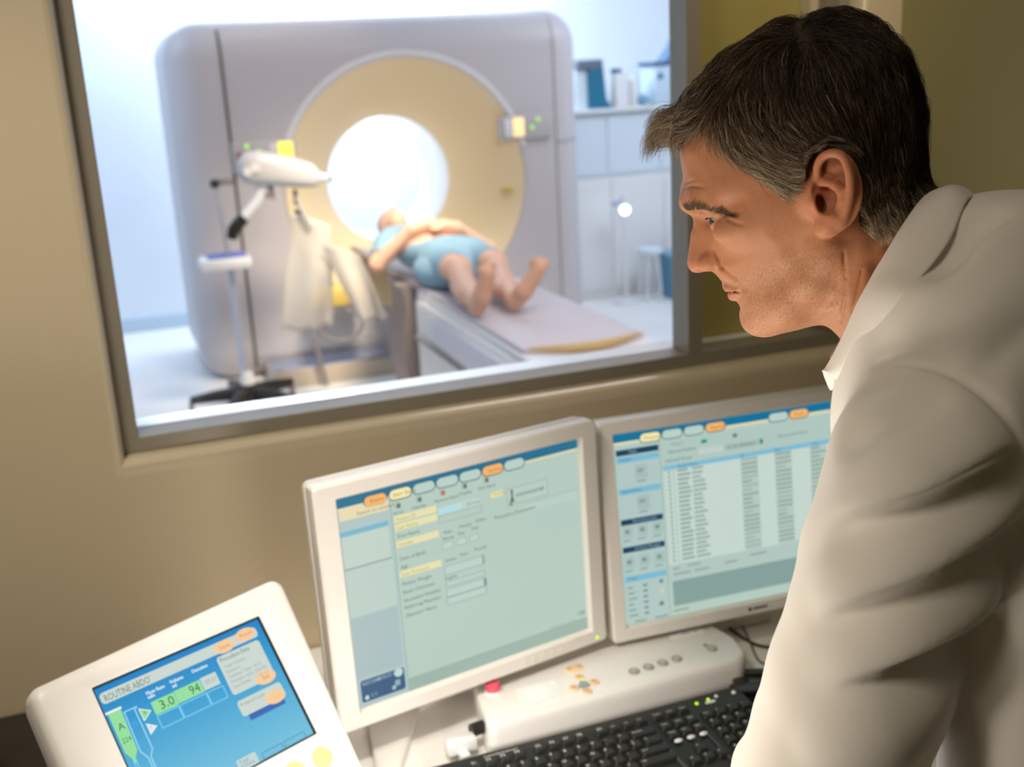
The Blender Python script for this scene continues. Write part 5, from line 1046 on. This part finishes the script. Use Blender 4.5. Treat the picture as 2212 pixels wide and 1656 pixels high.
# ---- lab coat
def coat():
    F = Field((-130, -980, -300), (470, 25, 300), 2.6); S = bp
    K = lambda a, b, ra, rb=None, k=30, sub=False: cap_(F, a, b, ra, rb, k, sub, hard=60)
    hipw = tow(np.array(S(2440, 1700, 0)))
    hem = lambda w_: tuple(tob((hipw[0] + BW[0] * w_ * .001 + .02, hipw[1] + BW[1] * w_ * .001, .60)))
    for w_ in (-85, 0, 85):
        K(S(2185, 790, w_ * .8), S(2310, 1250, w_), 96, 112, 40); K(S(2310, 1250, w_), S(2440, 1700, w_), 112, 116, 40); K(S(2440, 1700, w_), hem(w_ * 1.25), 116, 150, 40)
    for sg in (1, -1):
        K(S(2100, 640, 40 * sg), (SH_N[0], SH_N[1], 172 * sg), 66, 60, 40); ell_(F, S(2225, 700, 70 * sg), (95, 88, 80), 40, hard=60); K(S(2010, 930, 60 * sg), S(2150, 1150, 70 * sg), 70, 80, 45)
    K(S(2010, 800, 0), S(2100, 1000, 0), 60, 80, 45)
    torso = F.d.copy()
    for a in ([(2212, 505), (2120, 560), (2040, 640), (1975, 690)],): _fold(F, torso, a, 24, 3, 20, False)
    for a in ([(2150, 470), (2085, 500), (2040, 580)], [(2212, 640), (2120, 690), (2030, 760)], [(2135, 800), (2150, 850), (2160, 900)], [(2212, 830), (2180, 890)]): _fold(F, torso, a, 14, 4, 12, True)
    for a in ([(2212, 600), (2130, 650), (2040, 720)], [(2170, 850), (2185, 915)]): _fold(F, torso, a, 18, 3, 18, False)
    torso = F.d.copy()
    # near sleeve
    def sleeve(sh, el, wr, folds, bumps=()):
        F.d[:] = 1e3; sh, el, wr = [np.array(x) for x in (sh, el, wr)]; md = sh + (el - sh) * .5
        K(sh, md, 64, 61, 0); K(md, el, 61, 64, 12); K(el, wr, 60, 40, 20)
        for p0, p1, r in bumps: K(S(*p0), S(*p1), r, r, 22)
        base = F.d.copy()
        for sub, r, dep, k, a in folds: _fold(F, base, a, r, dep, k, sub)
        return F.d.copy()
    near = sleeve(SH_N, EL_N, WR_N, [
        (False, 24, 4, 18, [(2110, 990), (2000, 1065), (1900, 1120), (1840, 1160)]), (True, 15, 8, 12, [(2212, 1025), (2120, 1075), (2010, 1128), (1905, 1163), (1815, 1185)]),
        (False, 26, 3, 20, [(2130, 1150), (2030, 1220), (1920, 1275), (1830, 1300)]), (True, 18, 7, 16, [(2212, 1150), (2110, 1240), (2000, 1318), (1900, 1370), (1800, 1405)]),
        (False, 24, 3, 18, [(2120, 1290), (2020, 1370), (1920, 1430), (1830, 1460)]), (True, 18, 7, 16, [(2160, 1330), (2060, 1420), (1950, 1500), (1850, 1560), (1740, 1602)]),
        (False, 26, 3, 20, [(1990, 1520), (1900, 1590), (1800, 1640)]), (True, 14, 4, 14, [(2010, 858), (1930, 868), (1870, 905), (1835, 960)])],
        [((1793, 1162, 150), (1850, 1148, 190), 14), ((1692, 1522, 140), (1750, 1505, 170), 14), ((1650, 1645, 128), (1720, 1625, 155), 21)])
    far = sleeve(SH_F, EL_F, WR_F, [])
    d = smin(smin(torso, near, 4.0), far, 8.0)
    for ax in (0, 1, 2):
        for _ in range(2): e = d.copy(); sl = [slice(None)] * 3; s0, s1, s2 = list(sl), list(sl), list(sl); s0[ax], s1[ax], s2[ax] = slice(0, -2), slice(1, -1), slice(2, None); e[tuple(s1)] = (d[tuple(s0)] + 2 * d[tuple(s1)] + d[tuple(s2)]) / 4; d = e
    F.d = d
    for a in ([(1895, 790), (1931, 779), (2004, 786), (2062, 809), (2120, 846), (2178, 904), (2208, 955)],): _fold(F, d.copy(), a, 5, 2.6, 3, True)
    d = F.d
    neck = np.minimum(_seg(F, S(1850, 500, 0), S(2085, 705, 0), 62, 66), _seg(F, S(1790, 600, 0), S(1960, 800, 0), 46, 50)); d = smax(d, -neck, 6)
    d = np.maximum(d, -(_seg(F, EL_N, WR_N, 47, 30)) - 0 * d) if False else d
    # plain weave softness comes from the material; hem is left open below
    p, q = F.mesh(d); np_mesh('lab_coat', tow(p) - MO, q, M_coat, man)
    return F, d
def _fold(F, f, pts, r, dep, k, sub):
    pp = np.array(pts, float); seg = np.linalg.norm(np.diff(pp, axis=0), axis=1); n_ = max(3, int(seg.sum() / 22)); cum = np.concatenate([[0], np.cumsum(seg)]); c = []
    for j in range(n_ + 1):
        x = cum[-1] * j / n_; i = min(np.searchsorted(cum, x, 'right') - 1, len(pp) - 2); t = (x - cum[i]) / seg[i]; a, b, c_, d = pp[max(i - 1, 0)], pp[i], pp[i + 1], pp[min(i + 2, len(pp) - 1)]
        q = .5 * (2 * b + (c_ - a) * t + (2 * a - 5 * b + 4 * c_ - d) * t * t + (3 * b - a - 3 * c_ + d) * t ** 3); h_ = hit(F, f, q[0], q[1])
        if h_ is None: continue
        P, dr = h_; I = np.clip(np.round((P - F.lo) / F.h).astype(int), 3, F.n - 4); g = np.array([f[I[0] + 3, I[1], I[2]] - f[I[0] - 3, I[1], I[2]], f[I[0], I[1] + 3, I[2]] - f[I[0], I[1] - 3, I[2]], f[I[0], I[1], I[2] + 3] - f[I[0], I[1], I[2] - 3]]); n = g / (np.linalg.norm(g) + 1e-6)
        e = dep * (math.sin(math.pi * (.08 + .84 * j / n_))) - k * .22 * (1 - math.sin(math.pi * (.08 + .84 * j / n_)))
        c.append(P + n * ((r - e) if sub else -(r - e)))
    c = np.array(c)
    for _ in range(3):
        if len(c) > 3: c[1:-1] = (c[:-2] + 2 * c[1:-1] + c[2:]) / 4
    for i in range(len(c) - 1): cap_(F, c[i], c[i + 1], r, r, k, sub, hard=25)
M_coat = mat('lab_coat_cotton', (.86, .81, .745), .85, spec=.2, bump=.10, bscale=700, sheen=.15)
FC, DC = coat()
def collar():
    # neck edge, crease and outer edge of the fold-down collar, nape to front point (photo point, depth)
    inn = [(2052, 402, 0), (2030, 412, 28), (1995, 432, 46), (1950, 492, 60), (1898, 580, 69), (1856, 655, 69), (1820, 735, 60), (1788, 793, 46), (1776, 806, 38)]
    out = [(2120, 450, 0), (2112, 438, 45), (2088, 436, 84), (2052, 520, 116), (2000, 592, 138), (1950, 645, 146), (1912, 725, 138), (1866, 800, 112), (1822, 826, 76)]
    def res(L, n):
        P = np.array([bp(*p) for p in L]); t = np.linspace(0, len(P) - 1, n); o = []
        for x in t:
            i = min(int(x), len(P) - 2); s_ = x - i; a, b, c_, d = P[max(i - 1, 0)], P[i], P[i + 1], P[min(i + 2, len(P) - 1)]
            o.append(.5 * (2 * b + (c_ - a) * s_ + (2 * a - 5 * b + 4 * c_ - d) * s_ ** 2 + (3 * b - a - 3 * c_ + d) * s_ ** 3))
        return np.array(o)
    N, Mm = 48, 14; A, B = res(inn, N), res(out, N)
    half = []
    for i in range(N):
        row = []
        for j in range(Mm):
            t = j / (Mm - 1); P = A[i] * (1 - t) + B[i] * t; P = P + np.array([0, 5.0, 13.0]) * math.sin(math.pi * t) * (1 if i > 4 else i / 4)
            row.append(P)
        row = [A[i] + (np.array([6, -16, -7])), A[i] + np.array([2.5, -7, -4.0])] + row
        half.append(row)
    half = np.array(half); Rr = half[::-1].copy(); Rr[:, :, 2] *= -1; G = np.concatenate([Rr[:-1], half]); n, k = G.shape[:2]
    q = np.array([[i * k + j, i * k + j + 1, (i + 1) * k + j + 1, (i + 1) * k + j] for i in range(n - 1) for j in range(k - 1)])
    o = np_mesh('collar', tow(G.reshape(-1, 3)) - MO, q, M_coat, man); sm = o.modifiers.new('thick', 'SOLIDIFY'); sm.thickness = .0026; sm.offset = -1
    ss = o.modifiers.new('soft', 'SUBSURF'); ss.levels = 1; ss.render_levels = 1
collar()
# ---- trousers and shoes
def legs():
    hip = tow(np.array(bp(2440, 1700, 0))); b = MB(); Dp = lambda sg, f_, z: (hip[0] + BW[0] * sg + f_, hip[1] + BW[1] * sg, z)
    for sg in (.09, -.09):
        b.tube([Dp(sg, .02, 1.0), Dp(sg, .02, .75), Dp(sg, .01, .50), Dp(sg, .03, .30), Dp(sg, .04, .075)], [.10, .09, .07, .065, .06], 18)
    b.build('trousers', mat('dark_trousers', (.05, .05, .055), .8), man)
    for o in [c for c in man.children if c.name.startswith('trousers')]: o.data.transform(Matrix.Translation(-man.location))
    for sg in (.09, -.09):
        b = MB(); P = Vector(Dp(sg, .04, 0)) - man.location; fw = Vector((-BU[0], -BU[1], 0)).normalized(); sd = Vector((-fw.y, fw.x, 0)); rg = []
        for t, w_, h_ in ((-.09, .028, .06), (-.07, .036, .085), (0, .04, .085), (.09, .045, .06), (.15, .043, .045), (.18, .028, .03)):
            rg.append([P + fw * t + sd * (w_ * math.cos(a)) + Vector((0, 0, max(.001, h_ * .5 + h_ * .5 * math.sin(a)))) for a in [2 * math.pi * i / 14 for i in range(14)]])
        loft(b, rg, True, True); b.build('shoe', M_black, man)
legs()
# ---- hair
def hair():
    F = FH; dmap = F.d
    def samp(P):
        Q = P.copy(); Q[:, 2] = np.abs(Q[:, 2]); x = np.clip((Q - F.lo) / F.h, 0, F.n - 2.001); i = x.astype(int); f = (x - i).astype(np.float32); r = 0
        for a in (0, 1):
            for b in (0, 1):
                for c_ in (0, 1): r = r + dmap[i[:, 0] + a, i[:, 1] + b, i[:, 2] + c_] * (f[:, 0] if a else 1 - f[:, 0]) * (f[:, 1] if b else 1 - f[:, 1]) * (f[:, 2] if c_ else 1 - f[:, 2])
        out = np.maximum(0, np.abs(Q - np.clip(Q, F.lo, F.lo + F.h * (F.n - 1))).sum(1)); return r + out
    def grad(P):
        e = 2.0; g = np.stack([samp(P + np.eye(3)[i] * e) - samp(P - np.eye(3)[i] * e) for i in range(3)], 1); return g / (np.linalg.norm(g, axis=1, keepdims=True) + 1e-6)
    V = HVt; T = HQ; cen = V[T].mean(1); a_ = V[T[:, 1]] - V[T[:, 0]]; b_ = V[T[:, 3]] - V[T[:, 0]]; ar = np.linalg.norm(np.cross(a_, b_), axis=1)
    inear = (np.abs(cen[:, 2]) > 73.5) & (cen[:, 0] > -12) & (cen[:, 0] < 48) & (cen[:, 1] < 30) & (cen[:, 1] > -50)
    keep = _inside(HPOLY, cen[:, 0], cen[:, 1]) & ~inear; wgt = ar * keep; wgt = wgt * np.where(cen[:, 2] > -20, 1.0, .45)
    N = 42000; rg_ = np.random.default_rng(11); fi = rg_.choice(len(T), N, p=wgt / wgt.sum()); u, v = rg_.random((2, N)); P0 = V[T[fi, 0]] + a_[fi] * u[:, None] + b_[fi] * v[:, None]
    # combing: photo point -> direction right, up ; length ; lift ; grey
    CTL = [(1440, 235, -.9, -.35, 36, 16, .5), (1470, 280, -.95, -.1, 36, 15, .7), (1500, 170, -.75, -.65, 42, 16, .25), (1520, 230, -.9, -.35, 42, 13, .55), (1560, 110, -.8, -.55, 48, 12, .10), (1620, 60, -.85, -.4, 46, 10, .06), (1690, 45, -.8, -.1, 42, 8, .03), (1750, 45, .5, .2, 34, 7, .02), (1800, 40, .9, .1, 36, 9, .02), (1870, 70, .8, -.6, 34, 10, .0),
           (1920, 120, .55, -.85, 32, 10, .0), (1960, 200, .3, -.95, 30, 10, .0), (1985, 280, .25, -.97, 28, 9, .0), (2005, 360, .35, -.93, 26, 9, .0), (1900, 300, .25, -.95, 28, 8, .02), (1930, 400, .3, -.95, 26, 8, .10), (1870, 400, .25, -.95, 22, 7, .35), (1900, 460, .35, -.9, 20, 8, .85), (1950, 440, .35, -.9, 22, 8, .35),
           (1560, 200, -.55, -.8, 44, 10, .30), (1600, 160, -.3, -.95, 46, 10, .10), (1660, 140, -.05, -1, 46, 10, .05), (1720, 150, .0, -1, 44, 10, .04), (1780, 140, .15, -1, 40, 9, .02), (1850, 180, .25, -.95, 34, 9, .0),
           (1570, 280, .35, -.9, 36, 8, .55), (1600, 250, .3, -.95, 40, 9, .40), (1650, 220, .2, -1, 42, 9, .16), (1700, 220, .2, -.97, 42, 9, .10), (1600, 330, .75, -.6, 30, 7, .75), (1650, 300, .7, -.7, 36, 8, .5), (1700, 290, .65, -.75, 36, 8, .30), (1760, 260, .5, -.85, 36, 8, .08), (1820, 280, .45, -.9, 30, 7, .04),
           (1640, 370, .9, -.4, 26, 6, .85), (1690, 360, .92, -.35, 28, 7, .75), (1735, 340, .95, -.2, 26, 6, .5), (1690, 410, .85, -.5, 15, 4, .7), (1725, 395, .95, -.1, 18, 5, .8), (1770, 310, .85, -.5, 24, 6, .2)]
    cp = np.array([hp(c[0], c[1], 45)[:2] for c in CTL]); cd_ = np.array([(c[2] * CT + c[3] * ST, -c[2] * ST + c[3] * CT) for c in CTL]); ca = np.array([c[4:] for c in CTL], float)
    def field(P):
        d2 = ((P[:, None, :2] - cp[None]) ** 2).sum(2) + 30; w_ = d2 ** -1.6; w_ /= w_.sum(1, keepdims=True); return w_ @ cd_, w_ @ ca
    D0, A0 = field(P0); L = A0[:, 0] * rg_.uniform(.65, 1.2, N); L = L * (1 + .18 * np.clip((-52 - P0[:, 0]) / 22, 0, 1) * np.clip((P0[:, 1] - 48) / 14, 0, 1)); lift = A0[:, 1] * np.sqrt(rg_.random(N)) * 1.06; grey = A0[:, 2]
    front = np.clip((-52 - P0[:, 0]) / 22, 0, 1) * np.clip((P0[:, 1] - 48) / 14, 0, 1); tuft = front * np.clip((66 - np.abs(P0[:, 2])) / 30, 0, 1)
    K = 10; ds = L / (K - 1); path = np.zeros((N, K, 3)); path[:, 0] = P0 - grad(P0) * .5; p = P0.copy(); nz = rg_.normal(0, 1, (N, 3))
    wav = np.sin(P0 @ np.array([.21, .17, .13]) + 1.7 * np.sin(P0 @ np.array([.05, -.09, .11])))
    prev = None
    for k in range(1, K):
        s_ = k / (K - 1); d, _ = field(p); d3 = np.concatenate([d, np.zeros((N, 1))], 1); n = grad(p); d3 += nz * .10 + np.stack([wav * .18, -wav * .10, wav * .12], 1)
        d3 -= n * (d3 * n).sum(1, keepdims=True); d3 /= np.linalg.norm(d3, axis=1, keepdims=True) + 1e-6
        if prev is not None: d3 = d3 * .6 + prev * .4
        th = np.radians(np.interp(s_, [0, .3, .55, .75, 1], [60, 44, 20, -12, -58])) + nz[:, 1] * .16; curl = np.stack([-np.cos(th), np.sin(th), nz[:, 2] * .14], 1); d3 = d3 * (1 - tuft[:, None]) + curl * tuft[:, None]
        d3 /= np.linalg.norm(d3, axis=1, keepdims=True) + 1e-6; prev = d3
        p = p + d3 * ds[:, None]; n = grad(p); f = samp(p); tgt = .8 + lift * min(1, 2.3 * s_) * (1 - .25 * max(0, s_ - .6)); cor = np.clip(tgt - f, -3, 6) * (1 - .93 * tuft * min(1, s_ * 3)); cor = np.where(f < .6, np.maximum(cor, .8 - f), cor); p = p + n * cor[:, None]; path[:, k] = p
    # strands gather into locks
    NC = 1500; ci = rg_.choice(N, NC, replace=False); own = np.zeros(N, int)
    for a in range(0, N, 2000): own[a:a + 2000] = ci[((P0[a:a + 2000, None] - P0[ci][None]) ** 2).sum(2).argmin(1)]
    g_ = (np.linspace(0, 1, K) ** 1.5 * .62)[None, :, None] * rg_.uniform(.3, 1.15, (N, 1, 1)); off = rg_.normal(0, .35, (N, 1, 3)) * np.linspace(0, 1, K)[None, :, None]
    path = path * (1 - g_) + path[own] * g_ + off
    fly = rg_.random(N) < .03; path[fly] += (grad(path[fly][:, -1]) * rg_.uniform(.5, 4.5, (fly.sum(), 1)))[:, None] * (np.linspace(0, 1, K) ** 2)[None, :, None]
    gl = np.clip(grey * 1.12 + rg_.normal(0, .30, N), 0, 1); br = rg_.random(N)
    dark = np.array([.020, .011, .006]); mid = np.array([.165, .100, .056]); pale = np.array([.60, .475, .325])
    col = np.where((gl < .5)[:, None], dark + (mid - dark) * (gl * 2)[:, None], mid + (pale - mid) * (gl * 2 - 1)[:, None]); col = col * (.7 + .6 * br)[:, None]
    aw = np.abs(path[:, :, 2]); bad = (aw > 73.0) & (((path[:, :, 0] - 20) / 16.5) ** 2 + ((path[:, :, 1] + 11) / 29) ** 2 < 1); first = np.where(bad.any(1), bad.argmax(1), K); stop = np.maximum(first - 1, 0)
    for k in range(1, K): m_ = k > stop; path[m_, k] = path[m_, k - 1] + (path[m_, k - 1] - path[m_, max(k - 2, 0)]) * .02
    good = first > 1; path, col = path[good], col[good]
    def strands(name, path, col, r0, parent):
        N_, K_ = path.shape[:2]; W_ = tow(un_(path.reshape(-1, 3))).reshape(N_, K_, 3) - MO; t = np.gradient(W_, axis=1); t /= np.linalg.norm(t, axis=2, keepdims=True) + 1e-9
        ref = np.array([.3, .2, .93]); x = np.cross(t, ref); x /= np.linalg.norm(x, axis=2, keepdims=True) + 1e-9; y = np.cross(t, x); rad = (r0 * np.clip(1.25 - np.linspace(0, 1, K_) ** 2.2 * 1.05, .2, 1))[None, :, None] * .001
        ring = np.stack([W_ + (x * math.cos(a) + y * math.sin(a)) * rad for a in (0, 2.094, 4.189)], 2).reshape(-1, 3)
        base = (np.arange(N_) * K_ * 3)[:, None, None] + (np.arange(K_ - 1) * 3)[None, :, None]; q = []
        for j in range(3): q.append(np.stack([base + j, base + (j + 1) % 3, base + 3 + (j + 1) % 3, base + 3 + j], -1).reshape(-1, 4))
        o = np_mesh(name, ring, np.concatenate(q), M_hair, parent, tint=np.repeat(col, K_ * 3, axis=0)); return o
    capm = np.maximum(F.d - 2.2, np.where(True, (_pdist(HPOLY, F.ax[0][:, None] + 0 * F.ax[1][None], F.ax[1][None] + 0 * F.ax[0][:, None]) + 2.0)[:, :, None], 0)).astype(np.float32)
    earz = (F.Z > 70) & (F.X > -14) & (F.X < 50) & (F.Y < 30) & (F.Y > -52); capm = np.where(earz, np.maximum(capm, 5), capm); capm = np.maximum(capm, -(F.d + 3))
    p, q = F.mesh(capm.astype(np.float32)); p, q = mirror(p, q)
    hp_ = np_mesh('hair', tow(un_(p)) - MO, q, mat('hair_roots', (.030, .019, .011), .6), man)
    strands('hair_strands', path, col, .13, hp_)
    # eyebrow
    bk = np.array([onskin_(*p) for p in ((1484, 453), (1498, 449), (1516, 449), (1540, 456), (1568, 464), (1592, 470))]); M_ = 420; s_ = rg_.random(M_) ** 2.0 * .92
    B0 = np.stack([np.interp(s_, np.linspace(0, 1, 6), bk[:, i]) for i in range(3)], 1); B0[:, 1] += rg_.normal(0, 1.25, M_) * np.interp(s_, [0, .3, .6, 1], [1.0, 1.3, .8, .4])
    for _ in range(6): B0 -= grad(B0) * np.clip(samp(B0), -3, 3)[:, None]
    Kb = 5; pth = np.zeros((M_, Kb, 3)); pb = B0.copy()
    for k in range(Kb):
        pth[:, k] = pb; n = grad(pb); d = np.stack([np.interp(s_, [0, .4, 1], [.1, .5, .8]), np.interp(s_, [0, .4, 1], [.35, .25, -.45]), np.interp(s_, [0, .4, 1], [.5, .7, .7])], 1) + rg_.normal(0, .22, (M_, 3)); d -= n * (d * n).sum(1, keepdims=True); d /= np.linalg.norm(d, axis=1, keepdims=True) + 1e-6; pb = pb + d * 1.9 + n * (.35 if k < 2 else .1)
    both = np.concatenate([pth, pth * np.array([1, 1, -1])]); cb = np.tile(np.array([.15, .10, .06]), (M_ * 2, 1)) * rg_.uniform(.5, 1.6, (M_ * 2, 1)); strands('eyebrows', both, cb, .13, man)
    # lashes
    Ml = 34; a = rg_.random(Ml); lx = np.interp(a, [0, .5, 1], [-80.5, -79.8, -73]); ly = np.interp(a, [0, .5, 1], [4.6, 5.4, 3.6]); lz = np.interp(a, [0, .5, 1], [23, 33, 44]); pl = np.stack([lx, ly, lz], 1); pth = np.zeros((Ml, 5, 3))
    for k in range(5): pth[:, k] = pl; pl = pl + np.stack([-.75 + 0 * a, -.5 + .2 * k + 0 * a, (a - .4) * .6], 1) + rg_.normal(0, .08, (Ml, 3))
    both = np.concatenate([pth, pth * np.array([1, 1, -1])]); strands('eyelashes', both, np.tile(np.array([.02, .014, .01]), (Ml * 2, 1)), .10, man)
M_hair = attr_mat('hair_fibre', rough=.42, spec=.35)
hair()
